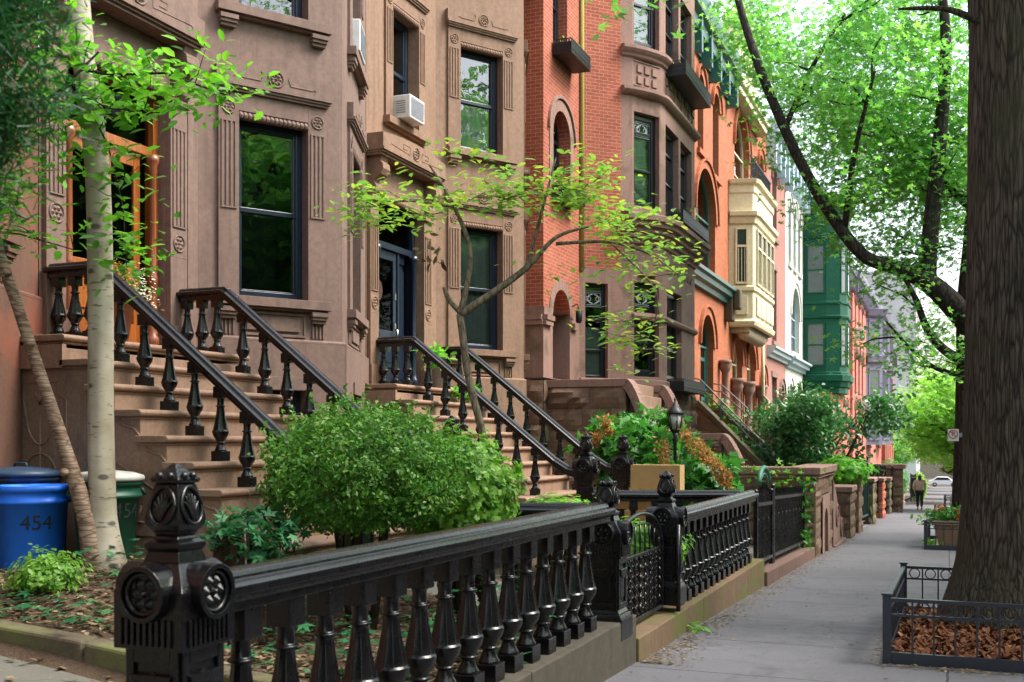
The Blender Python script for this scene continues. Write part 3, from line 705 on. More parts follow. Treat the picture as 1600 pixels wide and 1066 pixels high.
def door(t, A, kind):
    ox, oy, an, oz = A; wd = DOORWOOD if kind == 'wood' else NAVY
    f = MB().at(ox, oy, an, oz); d = -.17
    f.box(.28,.36,d-.06,d+.06,2.56,5.42); f.box(1.72,1.80,d-.06,d+.06,2.56,5.42); f.box(.36,1.72,d-.06,d+.06,5.33,5.42); f.box(.36,1.72,d-.06,d+.05,4.70,4.80); f.box(.28,1.80,d-.1,d+.16,2.5,2.56)
    fo = f.obj('door_frame', wd, t, bevel=.006)
    for u in (.43,1.65):
        c = MB(); sa, ca = sin(R(an)), cos(R(an)); x, y = ox+u*sa+(d+.11)*ca, oy+u*ca-(d+.11)*sa
        c.lathe([(.07,2.57+oz),(.07,2.72+oz),(.05,2.74+oz),(.055,2.8+oz),(.042,2.84+oz),(.042,3.3+oz),(.055,3.33+oz),(.05,3.38+oz),(.04,3.42+oz),(.036,4.5+oz),(.05,4.53+oz),(.045,4.58+oz),(.07,4.63+oz),(.07,4.7+oz)], x, y, 14)
        c.obj('door_column', REDWOOD if kind == 'wood' else wd, t)
    g = MB().at(ox, oy, an, oz); g.add([(.36,d-.012,4.8),(1.72,d-.012,4.8),(1.72,d-.012,5.33),(.36,d-.012,5.33)], [(0,1,2,3)]); g.obj('transom_pane', GLASSD, fo)
    leaves = ((.5,1.03),(1.04,1.58)) if kind == 'wood' else ((.5,1.26),)
    for n, (a, b) in enumerate(leaves):
        l = MB().at(ox, oy, an, oz)
        l.box(a, a+.1, d-.04, d, 2.57, 4.69); l.box(b-.1, b, d-.04, d, 2.57, 4.69); l.box(a+.1, b-.1, d-.04, d, 2.57, 2.85); l.box(a+.1, b-.1, d-.04, d, 4.55, 4.69); l.box(a+.1, b-.1, d-.04, d, 3.3, 3.45)
        l.box(a+.12, b-.12, d-.035, d-.012, 2.87, 3.28); l.box(a+.16, b-.16, d-.0119, d+.004, 2.95, 3.2)
        l.box(a+.1, b-.1, d-.05, d-.04, 2.85, 3.3)
        lo = l.obj('door', wd, t, bevel=.008)
        p = MB().at(ox, oy, an, oz); p.add([(a+.09,d-.024,3.45),(b-.09,d-.024,3.45),(b-.09,d-.024,4.56),(a+.09,d-.024,4.56)], [(0,1,2,3)]); p.obj('pane', GLASSD, lo)
        h = MB().at(ox, oy, an, oz)
        if kind == 'wood':
            if n == 0: h.box(b-.08,b-.03,d,d+.012,3.55,3.8); h.tube([(b-.055,d+.01,3.62),(b-.055,d+.05,3.62),(b-.1,d+.05,3.62)], .012, 6); h.obj('handle', BLACKP, lo)
        else:
            h.box(b-.075,b-.03,d,d+.015,3.5,3.58); h.box(b-.075,b-.03,d,d+.015,3.3,3.36); h.tube([(b-.05,d+.01,3.32),(b-.05,d+.05,3.34),(b-.05,d+.05,3.48)], .014, 6); 
            k_ = MB().at(ox, oy, an, oz); k_.box(b-.07,b-.035,d,d+.02,3.95,4.05); k_.obj('lock', SILVER, lo)
            h.obj('handle', SILVER, lo)
            c = MB().at(ox, oy, an, oz); c.add([((a+b)/2-.17+.12*cos(q),d-.0105,4.05+.16*sin(q)) for q in [2*pi*i/24 for i in range(24)]], [tuple(range(24))]); c.obj('door_wreath', paint('dark_wreath',(.05,.02,.015),.8), lo)
    b = MB().at(ox, oy, an, oz); b.add([(.27,-.21,2.5),(1.81,-.21,2.5),(1.81,-.21,5.45),(.27,-.21,5.45),(.27,-1.6,2.5),(1.81,-1.6,2.5),(1.81,-1.6,5.45),(.27,-1.6,5.45)], [(4,5,6,7),(0,1,5,4),(2,3,7,6),(0,4,7,3),(1,2,6,5)]); b.obj('hall', DARK, t)
    if kind != 'wood':
        s = MB().at(ox, oy, an, oz); s.box(1.28,1.32,d-.04,d+.02,2.57,4.7); s.box(1.32,1.58,d-.04,d-.02,2.57,3.3); s.box(1.32,1.58,d-.04,d-.02,4.55,4.7); s.box(1.38,1.52,d-.02,d-.01,2.7,3.15); s.box(1.32,1.58,d-.055,d-.045,3.3,4.55); s.box(1.37,1.53,d-.02,d-.005,3.4,4.45)
        s.obj('side_panel', wd, t, bevel=.005)

def ac_unit(label, fr, u, z, w=.56, h=.36, out=.38, rest=None):
    ox, oy, an, oz = fr; sa, ca = sin(R(an)), cos(R(an))
    x, y = ox+u*sa+.1*ca, oy+u*ca-.1*sa
    t = thing('air_conditioner', label, 'air conditioner', (x,y,z+oz), 'window air conditioners')
    m = MB().at(ox, oy, an, oz); m.box(u-w/2,u+w/2,-.25,out,z,z+h); m.obj('casing', WHITEM, t, bevel=.015)
    g = MB().at(ox, oy, an, oz)
    for i in range(11): g.box(u-w/2+.04,u+w/2-.04,out,out+.008,z+.04+i*(h-.08)/11,z+.04+i*(h-.08)/11+.015)
    g.box(u-w/2+.04,u+w/2-.04,out-.002,out+.003,z+.035,z+h-.035); g.obj('grille', GREYM, t)
    for s in (-1,1):
        g = MB().at(ox, oy, an, oz)
        for i in range(6): g.box(u+s*(w/2+.002)-.003,u+s*(w/2+.002)+.003,.06,out-.08,z+.08+i*.035,z+.095+i*.035)
        g.obj('louvre', GREYM, t)

H1Y, H2Y, H0Y = 7.88, 14.09, 1.67
brownstone('red brown stone house behind the blue trash bins', H0Y, .14, H0C, NAVY, 'wood', {})
brownstone('mauve brown house with orange wooden doors behind the birch', H1Y, 0, H1C, NAVY, 'wood', {})
brownstone('tan brown house with navy door beside the red brick house', H2Y, -.13, H2C, NAVY, 'navy', {(0,0):(CURTAIN,0,1),(0,1):(CURTAIN,0,.52)})
L2 = 1.84
C1 = (-8+L2*sin(R(32)), H1Y+2.34+L2*cos(R(32)), -23, 0)
ac_unit('white air conditioner in a mauve house bay window, seen edge on', C1, .98, 6.70, .6, .42, .14)
ac_unit('white air conditioner above the navy door with grey grille', (-8,H2Y,0,-.13), 1.08, 6.70, .5, .36, .30)
# ------------------------------------------------------------------ cast iron: balusters, rails, posts
RAILP = [(-.07,-.115),(.07,-.115),(.07,-.075),(.085,-.06),(.115,-.045),(.115,-.012),(.098,.0),(.058,.004),(.054,.018),(.042,.036),(.018,.045),(-.018,.045),(-.042,.036),(-.054,.018),(-.058,.004),(-.098,0),(-.115,-.012),(-.115,-.045),(-.085,-.06),(-.07,-.075)]
def baluster(h, k=1.0):
    m = MB(); w = .125*k
    m.box(-w/2,w/2,-w/2,w/2,0,.135*h)
    b = [(.055,.135),(.056,.15),(.045,.175),(.034,.215),(.033,.235),(.044,.245),(.045,.255),(.036,.265),(.05,.30),(.07,.345),(.077,.385),(.078,.40),(.072,.415),(.066,.45),(.055,.53),(.043,.62),(.036,.70),(.034,.722),(.046,.73),(.047,.742),(.034,.75),(.032,.80),(.034,.835),(.044,.85)]
    m.lathe([(r*k, z*h) for r, z in b], n=20, flute=(12,16,.14))
    w = .1*k; m.box(-w/2,w/2,-w/2,w/2,.845*h,h)
    return m
def iron_post(name, parent_loc, label, group, h=1.27, w=.30):
    """cast post: plinth, panelled shaft, block with roundels, pyramid cap, palmette finial"""
    x, y, z = parent_loc; t = thing(name, label, 'gate post' if 'gate' in name else 'newel post', parent_loc, group)
    s = MB(); f = h-1.27
    s.stack(x, y, [(z,w+.03),(z+.17+f*.3,w+.03),(z+.171+f*.3,w+.01),(z+.20+f*.3,w-.01),(z+.205+f*.3,w-.03),(z+.24+f*.3,w-.06)])
    z0, z1, hw = z+.24+f*.3, z+.66+f, (w-.07)/2
    s.box(x-hw,x+hw,y-hw,y+hw,z0,z1)
    for q in range(4):
        s.at(x, y, 90*q)
        for a, b, c, d in ((-hw,-hw+.035,z0,z1),(hw-.035,hw,z0,z1),(-hw+.035,hw-.035,z0,z0+.05),(-hw+.035,hw-.035,z1-.05,z1)): s.box(a,b,hw+.001,hw+.014,c,d)
        s.prism([(-.055,z0+.1),(0,z0+.07),(.055,z0+.1),(.055,z1-.12),(0,z1-.08),(-.055,z1-.12)][::-1], hw+.001, hw+.009)
        s.add([(.09*cos(a),hw+.026,z1-.09+.08*sin(a)) for a in lin(pi,2*pi,9)]+[(.09*cos(a),hw,z1-.09+.08*sin(a)) for a in lin(pi,2*pi,9)], [tuple(range(8,-1,-1))]+[(i,i+1,i+10,i+9) for i in range(8)]+[(0,9,17,8)])
    s.T = None
    s.obj('shaft', IRON, t, bevel=.006)
    b = MB(); zb = z1; hw = w/2
    b.box(x-hw,x+hw,y-hw,y+hw,zb,zb+.20)
    b.stack(x, y, [(zb+.20,w),(zb+.205,w),(zb+.225,w-.02),(zb+.30,.16),(zb+.34,.135)])
    for q in range(4):
        b.at(x, y, 90*q)
        for i in range(9): b.box(-hw+.03+i*(w-.06)/9, -hw+.03+i*(w-.06)/9+.014, hw+.0005, hw+.01, zb+.015, zb+.11)
        n = 20; zc = zb+.20; r = .10
        o = [(r*cos(a), zc+r*sin(a)) for a in lin(0, 2*pi*(n-1)/n, n)]; i_ = [(.82*r*cos(a), zc+.82*r*sin(a)) for a in lin(0, 2*pi*(n-1)/n, n)]
        b.add([(u,hw-.10,q2) for u,q2 in o]+[(u,hw+.04,q2) for u,q2 in o]+[(u,hw+.04,q2) for u,q2 in i_]+[(u,hw+.016,q2) for u,q2 in i_],
              [(k*n+i,k*n+(i+1)%n,(k+1)*n+(i+1)%n,(k+1)*n+i) for k in range(3) for i in range(n)]+[tuple(3*n+i for i in range(n))])
        rosette(b, 0, hw+.017, zb+.20, .072, 6)
    b.T = None
    b.obj('post_block', IRON, t, bevel=.004)
    f = MB(); zf = zb+.34
    f.stack(x, y, [(zf,.135),(zf+.012,.155),(zf+.03,.155),(zf+.042,.115),(zf+.055,.10),(zf+.07,.115),(zf+.095,.15),(zf+.12,.155),(zf+.24,.105),(zf+.245,.095)])
    f.stack(x, y, [(zf+.245,.115),(zf+.256,.128),(zf+.266,.12),(zf+.285,.075),(zf+.30,.045),(zf+.315,.02)])
    for k in range(8): f.ball((x+.062*cos(k*pi/4+.39),y+.062*sin(k*pi/4+.39),zf+.27), .016, 6, 4)
    for q in range(4):
        f.at(x, y, 90*q)
        def on(u, zz): return (u, .0775-(zz-.12)*.205+.004, zf+zz)
        out = [on(.056*cos(a)*(1-.25*max(0,sin(a))), .165+.068*sin(a)) for a in lin(0,2*pi,20)]
        f.tube(out, .008, 5, cap=False)
        for a in (-1.1,-.6,-.2,.2,.6,1.1): f.tube([on(0,.112), on(.022*sin(a*1.2),.15+.02*cos(a)), on(.043*sin(a),.155+.052*cos(a))], [.006,.008,.005], 5)
    f.T = None; f.obj('finial', IRON, t, bevel=.004)
    return t
# fence along the pavement, and the runs that turn in toward the stoops
def balustrade(label, a, b, z0, ztop, pitch=.314, name='iron_balustrade', grp='cast iron balustrades', inset=.16):
    ax, ay = a; bx, by = b; L = math.hypot(bx-ax, by-ay); t = thing(name, label, 'balustrade', (ax,ay,z0), grp)
    r = MB(); r.sweep(RAILP, [(ax,ay,ztop-.045),((ax+bx)/2,(ay+by)/2,ztop-.05),(bx,by,ztop-.045)]); r.obj('top_rail', IRON, t, bevel=.004)
    h = ztop-.16-z0; key = round(h,3)
    if key not in BAL: BAL[key] = baluster(h, 1.2)
    n = int((L-inset)/pitch); first = None; rz = atan2(by-ay, bx-ax)
    for i in range(n):
        d = inset+pitch*(i+.3); x, y = ax+(bx-ax)*d/L, ay+(by-ay)*d/L
        if first is None:
            first = BAL[key].obj('baluster', IRON, t, bevel=.005, org=(0,0,0)); po = ORG[t]; first.location = (x-po[0],y-po[1],0); first.rotation_euler.z = rz
        else: inst(first, 'baluster', t, (x,y,z0), rz)
    return t
BAL = {}
FX = -2.62
balustrade('long black iron balustrade with fluted balusters beside the garden bed', (FX,3.36), (FX,8.46), .13, 1.10)
balustrade('black iron balustrade between lattice gate and the tall iron gate', (FX,10.78), (FX,15.55), -.09, .90)
balustrade('iron balustrade running from the lattice gate back to the mauve house stoop', (-2.8,8.62), (-4.45,8.30), .02, 1.08)
balustrade('iron balustrade running back to the tan house stoop, in front of the cardboard box', (-2.75,15.44), (-4.55,14.72), -.09, .90)
iron_post('gate_post', (FX,3.22,.20), 'large black iron post with palmette finial at the path end of the long balustrade', 'cast iron gate posts')
iron_post('gate_post', (FX,8.62,-.02), 'black iron gate post between long balustrade and lattice gate', 'cast iron gate posts')
iron_post('gate_post', (FX,10.62,-.02), 'black iron gate post on the far side of the lattice gate', 'cast iron gate posts')
# stone kerb walls under the iron
def lowwall(label, name, y0, y1, zt, mat, x0=-2.80, x1=-2.46, nblk=3, base=.35):
    m = MB(); L = (y1-y0)/nblk
    for i in range(nblk):
        a, b = y0+i*L+.003, y0+(i+1)*L-.003; za, zb = gz(a)-base, gz(b)-base; zt0 = zt(a) if callable(zt) else zt; zt1 = zt(b) if callable(zt) else zt
        m.add([(x0,a,za),(x1,a,za),(x1,b,zb),(x0,b,zb),(x0,a,zt0),(x1,a,zt0),(x1,b,zt1),(x0,b,zt1)], [(0,3,2,1),(4,5,6,7),(0,1,5,4),(1,2,6,5),(2,3,7,6),(3,0,4,7)])
    return tag(m.obj(name, mat, bevel=.012), label, 'low wall', 'low stone walls along the pavement')
lowwall('dark stained low stone wall under the nearest balustrade', 'low_wall', 1.5, 8.92, .13, WALLD)
lowwall('low stone sill under the lattice gate', 'door_sill', 8.93, 10.24, -.075, WALLB, nblk=1, x1=-2.44).name = 'gate_sill'
lowwall('mossy brown low stone wall under the second balustrade', 'low_wall', 10.25, 15.75, -.09, WALLB, nblk=4)
lowwall('reddish stepped kerb stones under the spear fence', 'low_wall', 15.76, 21.9, lambda y: gz(y)+.20, REDK, nblk=4, x1=-2.42, x0=-2.95)
# lattice gate between the two posts
t = thing('iron_gate', 'low iron gate with lattice panel and arched top of upright bars', 'gate', (FX,9.6,-.05), None)
g = MB(); y0, y1, z0 = 8.82, 10.42, -.03
fr = MB()
for y in (y0+.02,y1-.02): fr.box(FX-.02,FX+.02,y-.02,y+.02,z0,z0+.72)
fr.box(FX-.02,FX+.02,y0+.041,y1-.041,z0,z0+.04); fr.box(FX-.02,FX+.02,y0+.041,y1-.041,z0+.58,z0+.61)
ap = [(FX, (y0+y1)/2-(y1-y0-.04)/2*cos(a), z0+.66+.30*sin(a)) for a in lin(0,pi,17)]
fr.tube(ap, .019, 8); ap2 = [(FX, (y0+y1)/2-(y1-y0-.16)/2*cos(a), z0+.62+.25*sin(a)) for a in lin(0,pi,17)]; fr.tube(ap2, .012, 6)
fr.obj('gate_frame', IRON, t, bevel=.004)
for i in range(9):
    y = y0+.12+i*(y1-y0-.24)/8; hh = .62+.25*sqrt(max(0,1-((y-(y0+y1)/2)/((y1-y0-.16)/2))**2)); g.tube([(FX,y,z0+.59),(FX,y,z0+hh)], .009, 6)
g.obj('bars', IRON, t)
l = MB()
for r in range(6):
    for c in range(9):
        y = y0+.1+(c+.5*(r%2)*.0)*(y1-y0-.2)/8; z = z0+.05+r*.09
        l.lathe([(.006,z),(.016,z+.03),(.03,z+.05),(.016,z+.07),(.008,z+.09)], FX, y, 8)
for i in range(-6,9):
    a = y0+.05+i*.14; pts = []
    for k in range(14):
        y = a+k*.06*1.0; z = z0+.05+k*.04
        if y0+.04 < y < y1-.04 and z < z0+.58: pts.append((FX-.012,y,z))
    if len(pts) > 1: l.tube(pts, .009, 5); l.tube([(p[0]+.02,y0+y1-p[1],p[2]) for p in pts], .009, 5)
l.obj('lattice', IRON, t)
pl = MB(); pl.tube([(FX+.17,10.40,-.06),(FX+.17,10.40,.78)], .022, 8); pl.obj('hinge_rod', IRON, t)

# ------------------------------------------------------------------ stoops
RISE, RUN, NST = .225, .28, 9
def stoop(label, Y0, dz):
    zt = 2.54+dz; xl = -7.28; ya, yb = Y0-.42, Y0+2.22; t = thing('front_stoop', label, 'stoop', (-6.2,(ya+yb)/2,.4+dz), 'brownstone stoops')
    s = MB(); zg = -.2
    s.box(-8.0, xl, ya, yb, zg, zt-.12)
    for k in range(1, NST): s.box(xl+RUN*(k-1)-.001, xl+RUN*k, ya, yb, zg, zt-RISE*k-.06)
    s.obj('stair_mass', STEP, t, bevel=.006)
    for k in range(NST):
        x1 = xl+RUN*k+.045; x0 = -8.0 if k == 0 else xl+RUN*(k-1)-.02; z = zt-RISE*k
        n = MB(); prof = [(x0,z-.06),(x1-.03,z-.06),(x1-.008,z-.052),(x1,z-.034),(x1,z-.026),(x1-.008,z-.008),(x1-.03,z),(x0,z)]
        n.add([(x,ya-.05,q) for x,q in prof]+[(x,yb+.05,q) for x,q in prof], [tuple(range(7,-1,-1)), tuple(range(8,16))]+[(i,(i+1)%8,8+(i+1)%8,8+i) for i in range(8)])
        n.box(x0, x1-.035, ya-.02, yb+.02, z-.085, z-.0605)
        n.obj('step', STEP, t, bevel=.008)
    # side face: landing band, scroll under every tread, incised panels
    c = MB(); yq = ya-.001
    c.box(-8, xl+.02, ya-.05, ya-.0005, zt-.30, zt-.09)
    for k in range(2, NST-1):
        x = xl+RUN*k; z = zt-RISE*k-.06
        pts = [(x-RUN+.03,ya-.004,z+.0),(x-RUN+.06,ya-.004,z-.05),(x-RUN+.13,ya-.004,z-.085),(x-.06,ya-.004,z-.105),(x-.01,ya-.004,z-.16),(x+.015,ya-.004,z-RISE+.0)]
        c.tube(pts, .011, 5)
    def ln(p, r=.008): c.tube([(a,ya-.002,b) for a, b in p], r, 5)
    zz = zt-.42
    ln([(-7.86,.75),(-7.86,zz-.16),(-7.76,zz-.1),(-7.76,zz),(-7.36,zz),(-7.36,zz-.1),(-7.26,zz-.16),(-7.26,.75)])
    ln([(-7.76,zz-.16)]+[(-7.56-.17*cos(a),zz-.22-.34*sin(a)) for a in lin(.2,pi-.2,12)]+[(-7.36,zz-.16)], .011)
    ln([(-7.56+.18*cos(a),zz-.82+.18*sin(a)) for a in lin(0,2*pi,20)], .01); ln([(-7.56,.75),(-7.56,zz-.3)])
    for a in (-.7,0,.7): ln([(-7.56,zz-.2),(-7.56+.05*sin(a),zz-.13),(-7.56+.1*sin(a),zz-.2+.13*cos(a))], .013)
    ln([(-7.0,.78),(-7.0,zt-.95),(-5.6,.78),(-7.0,.78)], .012)
    for px, pz in ((-6.75,.95),(-6.5,.9)):
        for a in (-.8,0,.8,1.6): ln([(px,pz),(px+.07*sin(a),pz+.1*cos(a)),(px+.1*sin(a),pz+.2*cos(a))], .014)
    c.obj('carved_side', STEP, t)
    return t
def stair_rail(label, Y, dz, grp='iron stair railings'):
    zt = 2.54+dz; xl = -7.28; t = thing('stair_railing', label, 'railing', (-7.3,Y,zt), grp)
    sl = RISE/RUN; xb = -7.36; zr = zt+.70; xe = -4.78
    path = [(-7.97,Y,zr),(xb,Y,zr)] + [(xb+.06,Y,zr-.03)]
    x = xb+.06; path += [(xe-.35,Y,zr-.03-sl*(xe-.35-x)),(xe-.15,Y,zr-.03-sl*(xe-.35-x)-.12),(xe,Y,zr-.03-sl*(xe-.35-x)-.15)]
    r = MB(); prof = [(a*.82,b*.9) for a,b in RAILP]; r.sweep(prof, path); r.obj('handrail', IRON, t, bevel=.003)
    def zrail(x): return zr if x < xb else zr-.03-sl*max(0,x-xb-.06)
    first = {}
    def put(x, z):
        h = round(zrail(x)-.09-z, 3); 
        if not first:
            h0 = h; o = baluster(h, .95).obj('baluster', IRON, t, bevel=.005, org=(0,0,0)); po = ORG[t]; o.location = (x-po[0],0,z-po[2]); first['o'] = (o,h)
        else:
            o, h0 = first['o']; inst(o, 'baluster', t, (x,Y,z), 0, (1,1,h/h0))
    for x in (-7.86,-7.66,-7.46): put(x, zt)
    for k in range(1, NST-1): put(xl+RUN*k-.12, zt-RISE*k)
    return t
for nm, Y0, dz, yr in (('mauve', H1Y, 0, (.10,1.98)), ('tan', H2Y, -.14, (.28,2.12))):
    stoop('brown stone stoop with nine steps up to the %s house door' % nm, Y0, dz)
    stair_rail('black iron stair railing on the %s of the %s house stoop' % ('birch side' if nm == 'mauve' else 'side toward the mauve house', nm), Y0+yr[0], dz)
    stair_rail('black iron stair railing on the %s of the %s house stoop' % ('side toward the tan house' if nm == 'mauve' else 'red brick side', nm), Y0+yr[1], dz)
    for i, q in enumerate(yr):
        iron_post('stair_newel_post', (-4.62 if nm == 'mauve' else -4.68, Y0+q, .30+dz*.5), 'black iron newel post ending the %s railing of the %s house stoop' % (('near','far')[i], nm), 'iron newel posts', h=1.5 if nm == 'mauve' else 1.42, w=.27)
# ------------------------------------------------------------------ the red brick house with the rounded bay
def archring(m, fr, ua, ub, zs, rise, t, w, n=16, drop=0):
    """raised band round an arched opening"""
    m.at(*fr); i = arch(ua, ub, zs, rise, n); o = arch(ua-t, ub+t, zs, rise+t, n)
    if drop: i = [(ua,zs-drop)]+i+[(ub,zs-drop)]; o = [(ua-t,zs-drop)]+o+[(ub+t,zs-drop)]
    for k in range(len(i)-1): m.prism([i[k], i[k+1], o[k+1], o[k]], .001, w)
def planter(label, fr, u0, u1, z, out, h=.26, plant=None):
    ox, oy, an, oz = fr; m = MB().at(*fr); d = .012
    for z0 in (z, z+h*.3, z+h*.62, z+h-.02): m.box(u0, u1, out-d, out, z0, z0+.02)
    for w in (.02, out-d):
        n = int((u1-u0)/.07)
        for i in range(n+1): u = u0+(u1-u0)*i/n; m.box(u-.008, u+.008, w, w+d, z, z+h)
        for i in range(n): a = u0+(u1-u0)*(i+.5)/n; m.box(a-.022,a+.022,w+.001,w+d-.001,z+h*.38,z+h*.6); m.box(a-.02,a+.02,w+.001,w+d-.001,z+.03,z+h*.25); m.box(a-.02,a+.02,w+.001,w+d-.001,z+h*.68,z+h*.9)
    for u in (u0, u1-d):
        for z0 in (z, z+h*.3, z+h*.62, z+h-.02): m.box(u, u+d, .03, out-.013, z0, z0+.02)
        k = max(3, int(out/.06))
        for i in range(k): w = .03+(out-.06)*(i+.5)/k; m.box(u+.001,u+d-.001,w-.016,w+.016,z+h*.36,z+h*.6); m.box(u+.001,u+d-.001,w-.016,w+.016,z+.03,z+h*.28); m.box(u+.001,u+d-.001,w-.016,w+.016,z+h*.66,z+h*.9)
    m.box(u0+.014, u1-.014, .03, out-.014, z+.005, z+.03); m.box(u0+.02, u1-.02, .05, out-.03, z+.031, z+h*.8)
    sa, ca = sin(R(an)), cos(R(an)); um = (u0+u1)/2
    o = m.obj('window_box', IRON_FLAT); tag(o, label, 'window box', 'iron window boxes on the red brick house')
    if plant:
        pts = []
        for i in range(plant):
            u = random.uniform(u0+.05,u1-.05); w = random.uniform(.1,out-.05); q = random.uniform(0,.28)
            pts += [(ox+u*sa+(w+random.uniform(-.05,.12))*ca, oy+u*ca-(w+random.uniform(-.05,.12))*sa, z+oz+h+q*random.random()) for _ in range(5)]
        lf = leaf_mesh('trailing_plant', pts, .09, L_BRITE, shape='kite', up=.4); tag(lf, 'green leaves growing in the '+label, 'plant', 'plants in the window boxes')
    return o
def rsash(par, fr, h, mat=None, **k): return sash(par, fr, mat or BLACKP, *h[:4], arch_rise=h[4] if len(h) > 4 else 0, **k)
t3 = thing('red_brick_house', 'red brick house with rounded brownstone bay and iron window boxes', 'house', (-7.5,20.3,-.2))
P0 = (-7.5,22.55); P1 = (P0[0]+1.03*sin(R(45)), P0[1]+1.03*cos(R(45)))       # brick, canted
Q1 = (P1[0]+.2, P1[1]+.2); Q2 = (-6.125,24.28); Q3 = (-6.1,24.5); Q4 = (-6.1,27.7); Q5 = (-6.7,28.7); Q6 = (-7.5,29.4)
def fr_(a, b, z=0): return (a[0], a[1], math.degrees(atan2(b[0]-a[0], b[1]-a[1])), z), math.hypot(b[0]-a[0], b[1]-a[1])
TOP3 = 13.3
F0, l0 = (-8.0,20.28,90,0), .5
F1, l1 = fr_((-7.5,20.28), P0); F2, l2 = fr_(P0, P1); G1, g1 = fr_(P1, Q1); G2, g2 = fr_(Q1, Q2); G3, g3 = fr_(Q2, Q3); G4, g4 = fr_(Q3, Q4); G5, g5 = fr_(Q4, Q5); G6, g6 = fr_(Q5, Q6)
h1 = [(.55,1.62,2.86,4.72,.53), (.55,1.62,6.95,8.42,.53), (.55,1.45,9.75,11.6)]
h2 = [(.14,.70,2.95,5.05)]
hg2 = [(.06,g2-.06,3.03,5.15),(.05,g2-.05,6.85,8.95),(.05,g2-.05,10.45,12.4)]
hg4 = [(.25,1.75,3.03,5.12),(.12,1.42,6.86,8.9),(1.62,2.85,6.86,8.9),(.12,1.42,10.45,12.4),(1.62,2.85,10.45,12.4)]
b = MB(); b.at(*F0).wall(0,l0,4.27,TOP3); b.at(*F1).wall(0,l1,4.27,TOP3,[(.55,1.62,4.27,4.72,.44)]+h1[1:],.3); b.at(*F2).wall(0,l2,5.37,TOP3)
b.T = None; b.add([(-8,20.28,TOP3),(-7.5,20.28,TOP3),(*P0,TOP3),(*P1,TOP3),(*Q1,TOP3),(*Q2,TOP3),(*Q4,TOP3),(*Q6,TOP3),(-18,29.4,TOP3),(-18,20.28,TOP3)], [tuple(range(10))])
b.obj('wall', BRICK_RED, t3)
s = MB(); s.at(*F0).wall(0,l0,2.85,4.269); s.at(*F1).wall(0,l1,2.85,4.269,[(.55,1.62,2.86,4.269)],.55); s.at(*F2).wall(0,l2,2.85,5.369,h2,.2)
for fr, L, hs in ((G1,g1,[]),(G2,g2,hg2),(G3,g3,[]),(G4,g4,hg4),(G5,g5,[]),(G6,g6,[])): s.at(*fr).wall(0,L,2.85,TOP3,hs,.22)
s.at(*F1); s.box(-.03,.42,.001,.10,4.0,4.10); s.box(-.03,.40,.001,.075,3.9,3.999); s.box(-.0,.5,.001,.02,4.1,4.27); s.box(1.66,2.0,.001,.07,3.95,4.08)
s.at(*F0); s.box(.0,.49,.001,.10,4.0,4.10); s.box(.0,.5,.001,.075,3.9,3.999)
s.obj('stone_bay', BROWN, t3)
a = MB(); archring(a, F1, .55, 1.62, 7.89, .53, .22, .02, drop=1.1); archring(a, F1, .30, 1.87, 7.89, .78, .07, .06); a.obj('stone_arch', BROWN, t3, bevel=.006); a = MB(); archring(a, F1, .55, 1.62, 4.19, .53, .22, .015); a.obj('stone_arch', BROWN, t3, bevel=.006)
# bands that run round the bay
def arcpath(z, off=0):
    pts = [P0, P1, Q1]; c = [(Q1[0]+.18, Q1[1]+.24),(Q1[0]+.33,Q1[1]+.5), Q2, Q3, Q4, Q5, Q6]
    return [(x,y,z) for x,y in pts+c]
def band(nm, prof, z, start=1):
    m = MB(); m.sweep([(-.02,prof[0][1])]+prof+[(-.02,prof[-1][1])], arcpath(z)[start:], smooth=False); return m.obj(nm, BROWN, t3)
band('moulding', [(.0,0),(.07,.02),(.12,.06),(.15,.10),(.15,.16),(.0,.2)], 9.28)
band('moulding', [(.0,0),(.05,.03),(.07,.08),(.12,.12),(.16,.17),(.16,.24),(.0,.28)], 10.12)
band('moulding', [(.0,0),(.05,.02),(.06,.10),(.13,.13),(.14,.22),(.22,.25),(.23,.34),(.32,.37),(.33,.46),(.40,.49),(.40,.60),(.28,.66),(.0,.72)], 5.98)
band('moulding', [(.0,0),(.08,.02),(.08,.14),(.0,.17)], 2.80, 0)
band('moulding', [(.0,0),(.06,.03),(.09,.09),(.06,.15),(.0,.18)], 4.28, 2)
for fr, L in ((G2,g2),(G4,g4)):
    p = MB().at(*fr); n = 3 if fr is G2 else 8
    for i in range(n):
        for j in range(2):
            u = .1+(L-.2)*i/n; w = (L-.2)/n
            if (i+j) % 2 == 0 or fr is G2: p.box(u+.04,u+w-.04,.001,.035,9.58+j*.25,9.58+j*.25+.17)
            else: p.box(u+.06,u+.06+w*.3,.001,.03,9.56+j*.24,9.56+j*.24+.2)
    p.box(.04,L-.04,.001,.02,9.52,9.545); p.box(.04,L-.04,.001,.02,10.06,10.085)
    p.obj('carved_panel', BROWN, t3, bevel=.004); p = MB().at(*fr)
    for i in range(10 if fr is G4 else 0): p.tube([(.2+i*.28+.08*cos(a+i),.01,5.62+.08*sin(a*1.5+i)) for a in lin(0,5,10)], .022, 5)
    if fr is G2: p.prism([(g2*.5-.28,5.3),(g2*.5,5.62),(g2*.5+.28,5.3)][::-1], .001, .09)
    p.obj('carving', BROWN, t3)
rsash(t3, F1, h1[1], depth=.24, curtain=None); rsash(t3, F1, h1[2], depth=.2, curtain=(BLIND,.0,1)); rsash(t3, F2, h2[0], rails=(.62,.3), curtain=(BLIND,0,.55))
def bar(fr, h, r): return rsash(t3, fr, h, rails=r, fw=.13, curtain=(BLIND,.02,.78), glass=GLASSB)
rsash(t3, G2, hg2[0], rails=(.68,.36), fw=.13, curtain=(PAPER,.3,.66)); bar(G2, hg2[1], (.80,.40)); bar(G2, hg2[2], (.5,))
